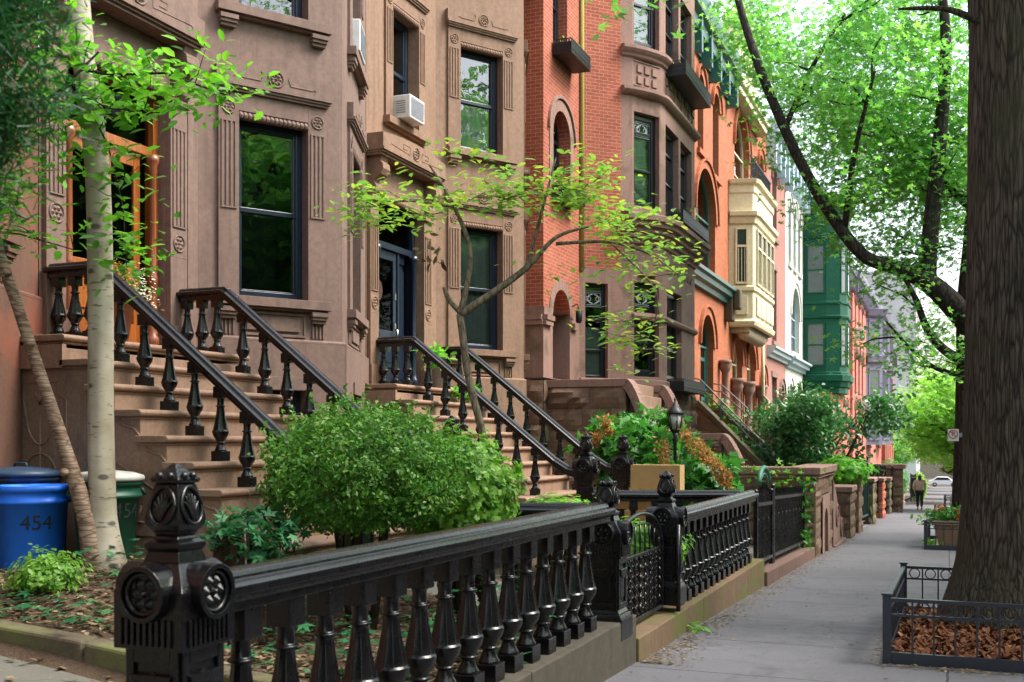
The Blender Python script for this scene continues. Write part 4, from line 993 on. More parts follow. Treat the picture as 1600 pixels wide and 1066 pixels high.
rsash(t3, G4, hg4[0], rails=(.68,.36), fw=.09, curtain=(BLIND,0,.6))
for h in hg4[1:]: rsash(t3, G4, h, rails=(.74,.4), fw=.09, chunky=.8)
# leaded top lights
for fr, u0, u1, z in ((G2,.16,g2-.16,4.8),(G2,.15,g2-.15,8.62),(F2,.2,.64,4.72)):
    ll = MB().at(*fr); w = -.165
    for k in range(2): ll.tube([(u0+k*.04,w,z-.17+k*.04),(u1-k*.04,w,z-.17+k*.04),(u1-k*.04,w,z+.17-k*.04),(u0+k*.04,w,z+.17-k*.04),(u0+k*.04,w,z-.17+k*.04)], .008, 4)
    c = (u0+u1)/2; PL = paint('pale_lead', (.45,.5,.55), .4)
    for q in (-1,1):
        ll.tube([(c+q*(.02+.12*sin(a)),w,z+.1*cos(a)) for a in lin(0,pi,9)], .012, 5); ll.tube([(c+q*(.12+.06*cos(a)),w,z+.06*sin(a)) for a in lin(0,2*pi,9)], .008, 4)
    ll.obj('leaded_light', PL, t3)
ll = MB().at(*F1)
for i in range(7): ll.tube([(1.085,-.29,7.9),(1.085+.46*cos(pi*i/6),-.29,7.9+.46*sin(pi*i/6))], .012, 4)
ll.obj('leaded_light', PL, t3)
d = MB().at(*F1); d.box(.55,1.62,-.62,-.56,2.86,4.75); d.box(.62,1.08,-.559,-.54,2.95,4.1); d.box(1.1,1.55,-.559,-.54,2.95,4.1); d.obj('door', BLACKP, t3, bevel=.01)
lt = MB(); lt.at(*F1); lt.tube([(1.72,.02,4.45),(1.72,.14,4.5),(1.72,.16,4.4)], .014, 6); lt.T = None
x, y = F1[0]+.17, F1[1]+1.72; lt.lathe([(.03,4.40),(.075,4.36),(.07,4.12),(.04,4.09)], x, y, 6); lt.obj('porch_lantern', IRON_FLAT, t3)
dp = MB(); dp.tube([(P0[0]+.05,P0[1]+.02,5.3),(P0[0]+.05,P0[1]+.02,TOP3)], .05, 8); dp.obj('drainpipe', stone('mossy_pipe', (.30,.27,.07), .9, .4, 2), t3)
r = MB()
r.at(*F0).rock(0,l0,-.3,2.8,7,.5,.09,seed=4); r.at(*F1).rock(0,l1,-.3,2.8,7,.6,.09,seed=5); r.at(*F2).rock(0,l2,-.3,2.8,7,.5,.09,seed=6)
for k, (fr, L) in enumerate(((G1,g1),(G2,g2),(G3,g3),(G4,g4),(G5,g5),(G6,g6))): r.at(*fr).rock(0,L,-.3,2.8,7,.6,.08,seed=20+k)
r.obj('rock_base', ROCK, t3)
c3 = MB(); c3.sweep([(0,0),(.1,.02),(.12,.3),(.3,.4),(.34,.6),(0,.7)], [(-8,20.28,TOP3-.3),(-7.5,20.28,TOP3-.3)]+[(x,y,TOP3-.3) for x,y,_ in arcpath(0)]); c3.obj('cornice', BROWN, t3)
planter('upper iron window box on the brick entrance wall', F1, .5, 1.75, 9.42, .42, .30, 3)
planter('lower iron window box under the arched brick window', F1, .5, 1.7, 6.55, .32, .28)
planter('top iron window box on the stone bay', G4, .12, 2.9, 10.0, .48, .34)
planter('middle iron window box on the stone bay', G4, .12, 2.9, 6.62, .42, .28, 6)
planter('lowest iron window box on the stone bay', G4, .2, 2.5, 2.74, .42, .28)
# terrace walls and steps of the brick house
def cheek(label, Y, x0, x1, zt, w=.35, foot=None, drop=.9):
    t = thing('stoop_wall', label, 'wall', ((x0+x1)/2,Y,zt-2.5), 'rock faced stoop walls')
    m = MB(); m.at(x0, Y, 90).rock(0, x1-x0, -.4, zt-.14, 7, .75, .10, seed=int(Y*10)); m.T = None
    m.box(x0+.02, x1-.01, Y+.01, Y+w, -.4, zt-.15); m.obj('rock_face', ROCK, t)
    c = MB(); pts = [(x0-.02,zt-.14),(x1,zt-.14)]; n = 10
    o = [(x0,zt),(x1+.02,zt)]+[(x1+.02+.42*(i/n), zt-drop*(i/n)**1.6) for i in range(1,n+1)]
    i_ = [(x0,zt-.15),(x1-.02,zt-.15)]+[(x1-.10+.42*(i/n), zt-.15-drop*(i/n)**1.6) for i in range(1,n+1)]
    for k in range(len(o)-1):
        q = [o[k], o[k+1], i_[k+1], i_[k]]
        c.add([(a,Y-.05,b) for a,b in q]+[(a,Y+w+.03,b) for a,b in q], [(0,1,2,3),(7,6,5,4)]+[(j,4+j,4+(j+1)%4,(j+1)%4) for j in range(4)])
    e = o[-1]; c.box(e[0]-.35, e[0]+.06, Y-.05, Y+w+.03, e[1]-.6, e[1]-.12); c.obj('coping', BROWN, t, bevel=.012); return t
cheek('near rock faced brownstone stoop wall with scrolled coping', 20.45, -7.48, -5.85, 2.80)
cheek('second brownstone stoop wall with scrolled coping, close behind the first', 22.75, -6.95, -5.72, 2.78)
t = thing('front_stoop', 'brownstone steps between two scrolled walls of the red brick house', 'stoop', (-5.5,21.8,-.3), 'brownstone stoops')
for k in range(10):
    z = 2.74-.24*k; m = MB(); m.box(-7.45 if k == 0 else -5.9+.17*(k-1), -5.88+.17*k, 20.85, 22.70, z-.5, z); m.obj('step', STEP, t, bevel=.012)
cheek('low brownstone wall with curled end beside the hydrangea', 23.6, -6.0, -4.6, 1.75, drop=.65)
# ------------------------------------------------------------------ row houses further down
def rowhouse(label, y0, y1, x, ztop, mat, wins, name='row_house', cornice=None, zbase=None, trim=None, wmat=None, mid=None, seed=1, par=.9):
    """wins: (u, z, w, h, rise, curtain); one house of the terrace"""
    zb = gz(y0)-.6 if zbase is None else zbase
    t = thing(name, label, 'house', (x,(y0+y1)/2,gz((y0+y1)/2)), 'brick and stucco row houses')
    fr = (x, y0, 0, 0); L = y1-y0; holes = [(u-w/2,u+w/2,z,z+h,r) if r else (u-w/2,u+w/2,z,z+h) for u,z,w,h,r,_ in wins]
    m = MB().at(*fr); m.wall(0, L, zb, ztop, holes, .28); m.T = None
    m.add([(x,y0,zb),(x,y0,ztop),(x-10,y0,ztop),(x-10,y0,zb),(x,y1,zb),(x,y1,ztop),(x-10,y1,ztop),(x-10,y1,zb)], [(0,1,2,3),(7,6,5,4),(1,5,6,2)])
    m.obj('wall', mat, t)
    for (u,z,w,h,r,c), ho in zip(wins, holes):
        sash(t, fr, wmat or BLACKP, *ho[:4], arch_rise=r, depth=.2, fw=.09, curtain=c, rails=(.5,)); tr = MB()
        if r: archring(tr, fr, u-w/2, u+w/2, z+h-r, r, .24, .05, drop=.0); archring(tr, fr, u-w/2-.25, u+w/2+.25, z+h-r, r+.25, .07, .11)
        else: tr.at(*fr); tr.box(u-w/2-.1,u+w/2+.1,.001,.05,z+h+.002,z+h+.26)
        sl_ = MB().at(*fr); sl_.box(u-w/2-.12,u+w/2+.12,-.2,.11,z-.17,z-.002); sl_.obj('window_sill', trim or BROWN, t, bevel=.008)
        tr.obj('window_trim', trim or BROWN, t, bevel=.008)
    if cornice:
        cm, hh = cornice; c = MB(); c.sweep([(0,0),(.08,.0),(.1,hh*.25),(.3,hh*.32),(.32,hh*.55),(.5,hh*.62),(.58,hh*.85),(.58,hh),(0,hh)], [(x,y0+.01,ztop-hh*.5),(x,y1-.01,ztop-hh*.5)])
        c.at(*fr); n = max(2, int(L/1.3))
        for i in range(n+1): u = .12+(L-.24)*i/n; c.prism([(u-.1,ztop-hh*.72),(u+.1,ztop-hh*.72),(u+.12,ztop+hh*.1),(u-.12,ztop+hh*.1)], .0, .4)
        c.obj('cornice', cm, t)
    if mid:
        for cm, z, hh, out in mid:
            c = MB(); c.sweep([(0,0),(out*.3,.0),(out*.35,hh*.3),(out*.7,hh*.4),(out*.75,hh*.7),(out,hh*.8),(out,hh),(0,hh*1.1)], [(x,y0+.05,z),(x,y1-.02,z)]); c.obj('string_course', cm, t)
    return t, fr
OLIVE = stone('mossy_stone', (.105,.085,.055), .9, .35, stain=((.13,.14,.05), 1.3, .5), bstr=.6, bdist=.01)
TEALD = TEAL
t4, f4 = rowhouse('orange brick house with green cornices and a big arched window', 29.4, 38.4, -7.3, 14.2, BRICK_OR,
    [(5.4,7.1,3.0,3.2,1.5,None),(4.6,10.7,.85,2.4,.4,(BLIND,.4,1)),(7.0,10.4,1.0,2.8,.5,(BLIND,0,.8)),(2.2,10.7,.85,2.4,.4,None),(1.6,3.2,1.1,2.4,.5,None),(5.6,1.9,2.0,3.75,1.0,None)],
    cornice=(TEAL,1.3), trim=BRICK_OR, wmat=TEAL, mid=[(TEAL,6.35,.5,.42)])
bq = MB().at(*f4); bq.prism([(8.45,5.75),(8.95,5.75),(8.95,6.9),(8.45,6.9)], .001, .3); bq.prism([(8.5,6.15),(8.9,6.15),(8.9,6.85),(8.5,6.85)], .301, .55); bq.obj('bracket', OLIVE, t4, bevel=.06, seg=3)
c = MB(); c.lathe([(.2,1.6),(.2,1.9),(.13,1.95),(.12,3.9),(.15,3.95),(.21,4.1),(.19,4.2),(.22,4.23),(.22,4.32)], -7.1, 37.0, 16); c.obj('column', BROWN, t4)
gd = MB().at(*f4); gd.box(4.75,6.45,-.34,-.30,1.9,4.6); 
for u in (4.7,5.58,6.42): gd.box(u-.05,u+.05,-.30,-.24,1.9,4.7)
for z in (2.0,2.9,4.2): gd.box(4.75,6.45,-.295,-.25,z,z+.12)
gd.obj('door', TEAL, t4)
t5, f5 = rowhouse('orange brick house with cream oriel window and deep arched loggia', 38.4, 47.3, -7.3, 14.6, BRICK_OR,
    [(2.9,10.75,3.0,3.1,1.45,None),(7.3,10.8,1.1,2.6,.5,None),(2.0,1.3,2.0,4.1,.98,None),(5.0,1.3,1.9,4.1,.95,None),(7.9,1.3,1.2,3.2,.6,None)], trim=BRICK_OR, wmat=CREAM)
o = MB(); ow = [(-7.3,38.75),(-6.5,39.0),(-6.45,39.2),(-6.45,43.3),(-7.3,44.2)]
def onrm(prof, z): o.sweep([(-.05,prof[0][1])]+prof+[(-.05,prof[-1][1])], [(x,y,z) for x,y in ow])
onrm([(0,0),(0,5.0)], 5.75)
onrm([(.0,0),(.06,.05),(.10,.2),(.0,.3)], 5.62); onrm([(.0,0),(.07,.06),(.07,.2),(.0,.25)], 6.85); onrm([(0,0),(.08,.05),(.12,.25),(.2,.3),(.22,.45),(0,.5)], 9.25); onrm([(0,0),(.05,.05),(.05,.3),(.16,.36),(.2,.5),(0,.52)], 10.35)
o.obj('oriel', CREAM, t5, bevel=.01)
for a_, b_, ws in ((ow[0],ow[1],[(.22,.66)]),(ow[2],ow[3],[(.15,1.0),(1.15,2.0),(2.2,3.05),(3.2,3.95)])):
    fr, L = fr_(a_, b_)
    fr = (fr[0]+.03*cos(R(fr[2])), fr[1]-.03*sin(R(fr[2])), fr[2], 0)
    for u0, u1 in ws:
        m = MB().at(*fr)
        for q in ((u0,u0+.06,7.15,9.15),(u1-.06,u1,7.15,9.15),(u0+.06,u1-.06,7.15,7.22),(u0+.06,u1-.06,9.08,9.15),(u0+.06,u1-.06,8.45,8.53)): m.box(q[0],q[1],-.02,.05,q[2],q[3])
        for i in range(1,4): uu = u0+(u1-u0)*i/4; m.box(uu-.012,uu+.012,-.02,.02,7.22,8.45)
        w_ = m.obj('window', CREAM, t5)
        g = MB().at(*fr); g.box(u0+.03,u1-.03,-.02,.0,7.2,9.1); g.obj('pane', paint('dark_pane',(.03,.035,.04),.08,bs=0), w_)
        pn = MB().at(*fr); pn.box(u0,u1,-.02,.03,6.05,6.75); pn.obj('panel', CREAM, t5, bevel=.02)
cb = MB()
for i in range(9):
    y = 39.3+i*.42; cb.ball((-6.85,y,5.45), .26, 10, 6)
cb.box(-7.3,-6.62,39.0,43.2,5.45,5.66); cb.obj('corbel', stone('cream_corbel', (.45,.37,.25), .8, .3), t5)
gb = MB().at(*f5); gb.prism([(.2,14.3),(6.2,14.3),(6.2,14.9),(5.4,15.0),(4.6,17.4),(3.2,18.2),(1.8,17.4),(1.0,15.0),(.2,14.9)][::-1], -.5, .22); gb.box(.0,6.4,.0,.45,13.9,14.35); gb.box(.0,6.4,.0,.55,14.15,14.36)
gb.obj('gable', stone('pale_gable', (.58,.55,.36), .7, .15), t5, bevel=.03)
ir = MB().at(*f5)
for i in range(22): u = .7+i*.21; ir.box(u-.015,u+.015,.70,.73,10.9,11.7)
ir.box(.6,5.3,.69,.74,11.7,11.74); ir.box(.6,5.3,.69,.74,10.95,10.99); ir.obj('balcony_rail', IRON_FLAT, t5)
for u in (.85,3.35,6.3):
    c = MB(); c.lathe([(.24,.8),(.24,1.5),(.15,1.55),(.14,3.3),(.18,3.35),(.25,3.52),(.22,3.66),(.27,3.7),(.27,3.82)], -7.12, 38.4+u, 16); c.obj('column', BROWN, t5)
dpn = MB(); dpn.tube([(-7.0,44.4,5.8),(-7.0,44.4,3.4),(-6.85,44.7,3.2),(-6.85,44.7,1.2)], .07, 8); dpn.obj('drainpipe', CREAM, t5)
rowhouse('pinkish brown house with one bay of windows before the white house', 47.3, 53.0, -7.3, 14.6, stone('pink_brown_stucco', (.34,.16,.125), .85), [(2.2,10.6,1.3,3.2,.65,None),(2.2,6.0,1.3,3.2,0,None),(2.2,1.4,1.5,3.0,0,None),(4.5,1.2,1.2,3.0,.6,None)], wmat=PALEBLUE, cornice=(PALEBLUE,1.6), mid=[(PALEBLUE,5.2,.45,.4)])
rowhouse('white stucco house with pale blue arched windows', 53.0, 59.6, -7.3, 15.0, PALE, [(1.5,10.2,1.0,3.2,.5,None),(3.3,10.2,1.0,3.2,.5,None),(5.1,10.2,1.0,3.2,.5,None),(3.6,6.0,3.2,3.3,1.5,(CURTAIN,.3,.9)),(1.7,1.2,1.6,3.2,.8,None),(4.6,1.2,1.6,3.2,.8,None)], wmat=PALEBLUE, trim=PALE, cornice=(PALEBLUE,1.9), mid=[(PALEBLUE,5.1,.5,.5)])
t8, f8 = rowhouse('red brick house carrying a green painted turret', 59.6, 67.0, -7.3, 14.0, BRICK_RED, [(5.5,6.2,1.2,2.6,0,None),(5.5,10.0,1.2,2.6,0,None)], wmat=GREENP)
q = MB(); pts = [(-7.3,59.7),(-6.1,59.75),(-5.45,60.05),(-5.15,60.7),(-5.15,62.6),(-5.5,63.4),(-7.3,63.8)]
def tr8(prof, z): q.sweep([(-.05,prof[0][1])]+prof+[(-.05,prof[-1][1])], [(x,y,z) for x,y in pts])
tr8([(0,0),(0,9.4)], 4.7); tr8([(-.9,0),(-.3,.1),(.05,.35),(.1,.6),(.2,.65),(.22,.95),(.1,1.0),(.1,1.1),(0,1.15)], 4.1)
tr8([(0,0),(.1,.05),(.12,.15),(.05,.2),(.05,.75),(.12,.8),(.12,.9),(0,.95)], 8.05); tr8([(0,0),(.1,.05),(.15,.2),(0,.3)], 12.3); tr8([(0,0),(.1,.1),(.12,.3),(.3,.4),(.35,.6),(.2,.7),(.25,.9),(0,1.0)], 13.6)
q.obj('turret', GREENP, t8)
for k, z in enumerate((5.55,9.4)):
    for a_, b_, u0, u1 in ((pts[0],pts[1],.18,1.12),(pts[2],pts[3],.06,.66),(pts[3],pts[4],.2,1.7)):
        fr, L = fr_(a_, b_); m = MB().at(*fr); w = .012
        H = 2.3 if k == 0 else 2.6
        for c_ in ((u0,u0+.08,z,z+H),(u1-.08,u1,z,z+H),(u0+.08,u1-.08,z,z+.07),(u0+.08,u1-.08,z+H-.08,z+H),(u0+.08,u1-.08,z+H*.47,z+H*.47+.07)): m.box(c_[0],c_[1],.005,.05,c_[2],c_[3])
        o = m.obj('window', GREENP, t8); g = MB().at(*fr); g.box(u0+.03,u1-.03,.003,.018,z+.03,z+H-.03); g.obj('pane', paint('sky_pane',(.09,.12,.12),.06,bs=0), o)
pb = MB(); pb.prismz([(-7.3,59.75),(-5.9,59.8),(-5.5,60.5),(-5.5,62.6),(-7.3,63.4)], -2.5, 4.15); pb.obj('brick_porch', BRICK_RED, t8)
PINK = brick('salmon_brick', (.52,.16,.12), (.46,.13,.10), (.5,.28,.22), gap=.006)
def wgrid(us, zs, w, h, r=0): return [(u,z,w,h,r,None) for u in us for z in zs]
rowhouse('salmon pink brick house beyond the green turret', 67, 84, -6.9, 13.5, PINK, wgrid((2,5,8,11,14),(2.0,5.4,9.2),1.2,2.4,.5), wmat=PURPLE, cornice=(PURPLE,1.2))
rowhouse('second salmon brick house with arched windows and air conditioner', 84, 97, -6.7, 13.5, PINK, wgrid((2.5,6,9.5),(1.5,5.4),1.6,3.2,.8)+wgrid((2.5,6,9.5),(10,),1.2,2.6,.6), wmat=PURPLE, cornice=(PURPLE,1.4))
ac_unit('small white air conditioner on the salmon brick house, far off', (-6.7,84,0,0), 2.5, 9.2, 1.0, .9, .6)
ac_unit('small white air conditioner low on the salmon brick house', (-6.7,84,0,0), 9.5, 4.2, 1.0, .9, .6)
t10, f10 = rowhouse('house with purple grey painted oriels', 97, 122, -6.8, 14.0, PINK, wgrid((20,23),(1.0,5.0,9.0),1.3,2.6), wmat=PURPLE, cornice=(PURPLE,1.4))
for y in (99,112):
    m = MB(); pth = [(-6.8,y),(-5.5,y+1.2),(-5.5,y+5.5),(-6.8,y+7)]
    for prof, z in (([(0,0),(0,11.5)],1.2),([(0,0),(.15,.1),(.2,.5),(0,.6)],4.0),([(0,0),(.3,.2),(.4,.7),(0,.8)],8.2),([(0,0),(.3,.2),(.5,.8),(0,.9)],12.2)): m.sweep([(-.05,prof[0][1])]+prof+[(-.05,prof[-1][1])], [(a,b_,z) for a,b_ in pth])
    for z in (1.8,5.4,9.6):
        for a_, b_ in ((pth[0],pth[1]),(pth[1],pth[2])):
            fr, L = fr_(a_, b_)
            for i in range(1 if L < 2 else 3): u = L*(i+.5)/(1 if L < 2 else 3); m.at(*fr); m.box(u-.6,u-.5,.0,.06,z,z+2.3); m.box(u+.5,u+.6,.0,.06,z,z+2.3); m.box(u-.6,u+.6,.0,.1,z+2.3,z+2.5); m.box(u-.6,u+.6,.0,.1,z-.2,z)
            m.T = None
    m.obj('oriel', PURPLE, t10)
    for z in (1.8,5.4,9.6):
        for a_, b_ in ((pth[0],pth[1]),(pth[1],pth[2])):
            fr, L = fr_(a_, b_)
            for i in range(1 if L < 2 else 3): u = L*(i+.5)/(1 if L < 2 else 3); g = MB().at(*fr); g.box(u-.5,u+.5,.0,.02,z,z+2.3); g.obj('pane', paint('sky_pane',(.09,.12,.12),.06,bs=0), t10)
rowhouse('last red brick house of the row with dark cornice', 122, 140, -6.4, 11.5, BRICK_RED, wgrid((3,7,11,15),(-.5,3.2,7),1.4,2.4), cornice=(paint('dark_cornice',(.07,.06,.08)),1.6))
rowhouse('pale grey building beyond the end of the row', 165, 185, -4.5, 26, stone('far_pale_stone', (.6,.6,.6), .8), wgrid((3,7,11,15),(-3,1.5,6,10.5,15,19.5),1.6,2.6), wmat=PURPLE)
# ------------------------------------------------------------------ vegetation
from mathutils import noise as MN
def nz(x, y, z): return MN.noise(Vector((x,y,z)))
def trunkmesh(path, rad, n=40, sub=8, amp=.05, fr=3.0):
    """a trunk with ridged bark: path points, radii, real bumps"""
    P = [np.array(p, float) for p in path]; m = MB(); pts = []; rr = []
    for i in range(len(P)-1):
        for k in range(sub):
            t = k/sub; a, b = P[max(0,i-1)], P[min(len(P)-1,i+2)]
            t2, t3 = t*t, t*t*t
            pts.append(.5*(2*P[i]+(P[i+1]-a)*t+(2*a-5*P[i]+4*P[i+1]-b)*t2+(-a+3*P[i]-3*P[i+1]+b)*t3)); rr.append(rad[i]+(rad[i+1]-rad[i])*t)
    pts.append(P[-1]); rr.append(rad[-1])
    m.tube(pts, rr, n)
    if amp:
        for q in range(len(pts)*n):
            k, i = divmod(q, n); a = 2*pi*i/n; c = pts[k]; v = np.array(m.v[q])
            h = nz(cos(a)*fr, sin(a)*fr, c[2]*.55)*.6+abs(nz(cos(a)*fr*2.5, sin(a)*fr*2.5, c[2]*.9))*.8+nz(cos(a)*1.2,sin(a)*1.2,c[2]*.3)*.6
            m.v[q] = tuple(c+(v-c)*(1+amp*h))
    return m
def merge(a, b):
    n = len(a.v); a.v += b.v; a.f += [tuple(i+n for i in f) for f in b.f]; a.s += b.s; return a
def twigs(m, a, b, n, L, r, rg, up=.3):
    """side twigs along a limb, returns their tips"""
    tips = []; a = np.array(a); b = np.array(b)
    for i in range(n):
        p = a+(b-a)*(.25+.75*(i+rg.random())/n); d = np.array([rg.uniform(-1,1),rg.uniform(-1,1),rg.uniform(-.2,1)*up*2]); d /= np.linalg.norm(d)+1e-6
        q = p+d*L*rg.uniform(.5,1.1); mid = (p+q)/2+np.array([rg.uniform(-.1,.1)*L for _ in range(3)])
        m.tube([p,mid,q], [r,r*.7,r*.35], 5, cap=False); tips += [mid, q]
    return tips
def limbtree(name, label, cat, base, limbs, mat, leafm, nleaf, lsize, spread, shape='lobed', extra=(), group=None, n=14, tw=(5,1.0,.02), up=.55, amp=.04, seed=1, droop=.15, flare=None):
    """limbs: list of (path, radii). Leaves gather round the twig tips of limbs with twigs and round extra centres"""
    rg = random.Random(seed); t = thing(name, label, cat, base, group); m = None; tips = []
    for k, (path, rad, tn) in enumerate(limbs):
        b = trunkmesh(path, rad, n if k else max(n,40 if amp>.03 else n), 6, amp)
        m = b if m is None else merge(m, b)
        for i in range(len(path)-1):
            if tn: tips += twigs(m, path[i], path[i+1], tn, tw[1], tw[2], rg)
    m.obj('trunk', mat, t)
    C = list(tips)+[np.array(e) for e in extra]
    if C:
        pts = clumps(C, max(1, nleaf//len(C)), spread)
        leaf_mesh('crown', pts, lsize, leafm, t, shape, up, droop=droop)
    return t
def blob(c, r, n, rg, zmin=-1e9, shell=.35):
    out = []
    while len(out) < n:
        d = np.array([rg.gauss(0,1) for _ in range(3)]); d /= np.linalg.norm(d)
        p = np.array(c)+d*np.array(r)*(shell+(1-shell)*rg.random())
        if p[2] > zmin and nz(p[0]*.45,p[1]*.45,p[2]*.6) > -.22: out.append(p)
    return out
rg = random.Random(5)
# the big street tree on the right
tb = (.60,12.25,gz(12.25)+.02)
big = [([(.60,12.25,-.45),(.60,12.25,-.15),(.60,12.25,.35),(.60,12.26,1.2),(.60,12.3,3),(.62,12.3,6),(.6,12.2,9),(.5,12.1,12)],[.80,.68,.54,.475,.455,.43,.38,.25],0),
  ([(.55,12.2,6.1),(.0,11.6,7.0),(-1.2,10.4,7.2),(-2.2,9.2,6.5),(-2.45,8.8,5.9)],[.10,.07,.05,.03,.012],3),
  ([(.6,12.2,8),(-1.2,11.5,10),(-3,10.5,11.5)],[.2,.12,.05],5),([(.6,12.2,9),(2.5,11,11),(4,9,12)],[.2,.12,.05],5),([(.6,12.2,9),(.8,9.5,11),(.5,7,12)],[.2,.12,.05],5),([(.6,12.2,10),(.4,14.5,12),(.2,17,13)],[.2,.12,.05],5),([(.45,12.1,5.75),(.0,12.0,6.0),(-.5,11.9,6.05)],[.05,.03,.012],0)]
limbtree('street_tree', 'huge oak with thick furrowed trunk inside the low ring fence', 'tree', tb, big, BARK, L_MAPLE, 4200, .115, (.40,.40,.2), tw=(5,1.1,.02), extra=[(-2.2,8.9,5.55),(-1.85,9.0,5.6),(-2.5,8.7,5.5)]+blob((1.8,12.5,12.5),(3.6,3.6,1.6),16,rg), group='street trees', amp=.06, seed=2)
# second street tree: its big limb leans over the pavement
b2 = (.55,28.2,gz(28.2))
t2l = [([(.55,28.2,-1.1),(.55,28.2,-.4),(.55,28.2,1.5),(.55,28.2,3.5),(.55,28.2,5),(.7,28.2,8),(.6,28.2,12),(.4,28.2,15)],[.75,.55,.46,.43,.40,.3,.22,.1],0),
  ([(.5,28.1,4.2),(.0,27.6,4.85),(-.55,27.3,5.35),(-1.2,27,5.65),(-1.9,26.8,5.95),(-2.6,26.5,6.9),(-3.3,26.3,8.2),(-4.0,26,9.9),(-4.5,26,11.4),(-4.8,26,12.6)],[.26,.27,.23,.165,.145,.135,.125,.11,.09,.07],0),
  ([(-.5,27.3,5.3),(-.45,27.3,6.3),(-.25,27.3,8.4),(-.1,27.2,11),(-.4,27,13.5)],[.2,.19,.16,.12,.06],4),
  ([(.45,28.0,3.4),(-.1,27.6,3.7),(-.5,27.4,4.2),(-.75,27.2,4.9),(-1.1,27,5.6)],[.13,.11,.09,.07,.03],1),
  ([(.45,28.0,3.1),(-.3,27.7,3.3),(-.9,27.4,3.8),(-1.4,27.1,4.4)],[.07,.055,.04,.02],1),
  ([(-2.3,26.6,6.6),(-2.0,25.5,8),(-1.5,24.5,9.5)],[.08,.06,.03],4),([(-3.6,26.2,9),(-3.0,26,10.2),(-2.2,25.5,11.2)],[.07,.05,.03],4),([(.6,28.2,7),(-1.0,29,9),(-2.6,30,10.5)],[.14,.09,.04],4),([(.6,28.2,8),(2.2,27,10.5),(4,26,12)],[.14,.09,.04],4)]
ex2 = blob((-1.2,29.4,10.2),(4.2,3.2,4.6),150,rg,6.2,.25)+blob((-.3,29.4,8.0),(2.2,2.3,1.8),34,rg,6.2,.2)+blob((-4.6,28.0,11.0),(1.4,1.6,2.0),30,rg)+blob((-1.9,27.6,6.3),(.9,.8,.3),3,rg)
ex2 = [p for p in ex2 if p[0] > -5.35+.5*(12.2-p[2])]+[np.array(q) for q in ((-3.9,27,8.6),(-3.6,27,8.9),(-4.2,27,9.6),(-3.1,27,7.4),(-2.9,27.2,7.0))]
limbtree('street_tree', 'second street tree whose long limb leans over the pavement toward the houses', 'tree', b2, t2l, BARK2, L_MAPLE, 32000, .135, (.45,.45,.3), extra=ex2, group='street trees', tw=(4,1.3,.03), amp=.03, n=16, seed=4)
# lighter trees further down, one built and the rest copies
def ftree(lab, x, y, leafm, seed, R_=4.2, sc=1.0):
    z = gz(y); r2 = random.Random(seed)
    L = [([(x,y,z-.2),(x,y,z+.4),(x,y,z+2),(x+.1,y,z+4),(x,y,z+6.6)],[.42,.3,.26,.2,.08],0)]
    for a in range(6):
        an = a*1.05+seed; L.append(([(x,y,z+2.2+.3*a),(x+1.3*cos(an),y+1.3*sin(an),z+3.2+.4*a),(x+2.7*cos(an),y+2.7*sin(an),z+3.6+.45*a)],[.12,.08,.03],4))
    return limbtree('street_tree', lab, 'tree', (x,y,z), L, BARK2, leafm, 13000, .20, (.5,.5,.3), extra=blob((x,y,z+4.7),(R_*.85,R_*.85,2.7),110,r2,z+1.9,.3), group='street trees', tw=(4,1.2,.025), amp=.02, n=12, seed=seed)
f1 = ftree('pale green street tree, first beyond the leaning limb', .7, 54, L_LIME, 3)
def put(src, lab, x, y, rz, s): dup(src, (x,y,gz(y)), lab, rz, (s,s,s))
put(f1, 'pale green street tree, third along the kerb from the oak', .9, 68, 1.9, 1.05)
f2 = ftree('bright yellow green street tree with painted sunlit tint, far down the pavement', .6, 82, L_LIME, 8, 4.8)
put(f2, 'yellow green street tree near the end of the row', .8, 102, 2.4, 1.1)
put(f1, 'small distant street tree beyond the yellow green ones', .9, 124, 4.1, 1.15)
put(f2, 'last distant street tree closing the end of the street', 1.0, 148, .7, 1.2)
f3 = ftree('green tree beside the pale building past the last red house', -7.5, 152, L_MAPLE, 13, 5)
put(f1, 'leafy tree crossing the end of the street, furthest away', 3.5, 190, 2.0, 1.5)
for x, y, rz, k, lb in ((12.2,6,0,2.0,'tree across the street opposite the iron fence, mirrored in the windows'),(12,17,1.3,2.1,'tree across the street opposite the tan house, mirrored in the windows'),(12.3,29,2.6,2.0,'tree across the street opposite the orange houses, mirrored in the windows'),(.9,-5.5,.5,1.3,'unseen street tree added to block light from behind, nearest the oak'),(1.0,-16,2,1.4,'last unseen street tree added to block light, furthest from the oak')): put(f3, lb, x, y, rz, k)  # last pair stand unseen behind the camera, added to block light
mr = leaf_mesh('maroon_shrub', np.array(blob((.3,72,.2),(1.0,1.5,.8),2600,rg)), .2, L_MAROON, shape='kite'); tag(mr, 'small dark maroon leaved tree under the far street trees', 'shrub')

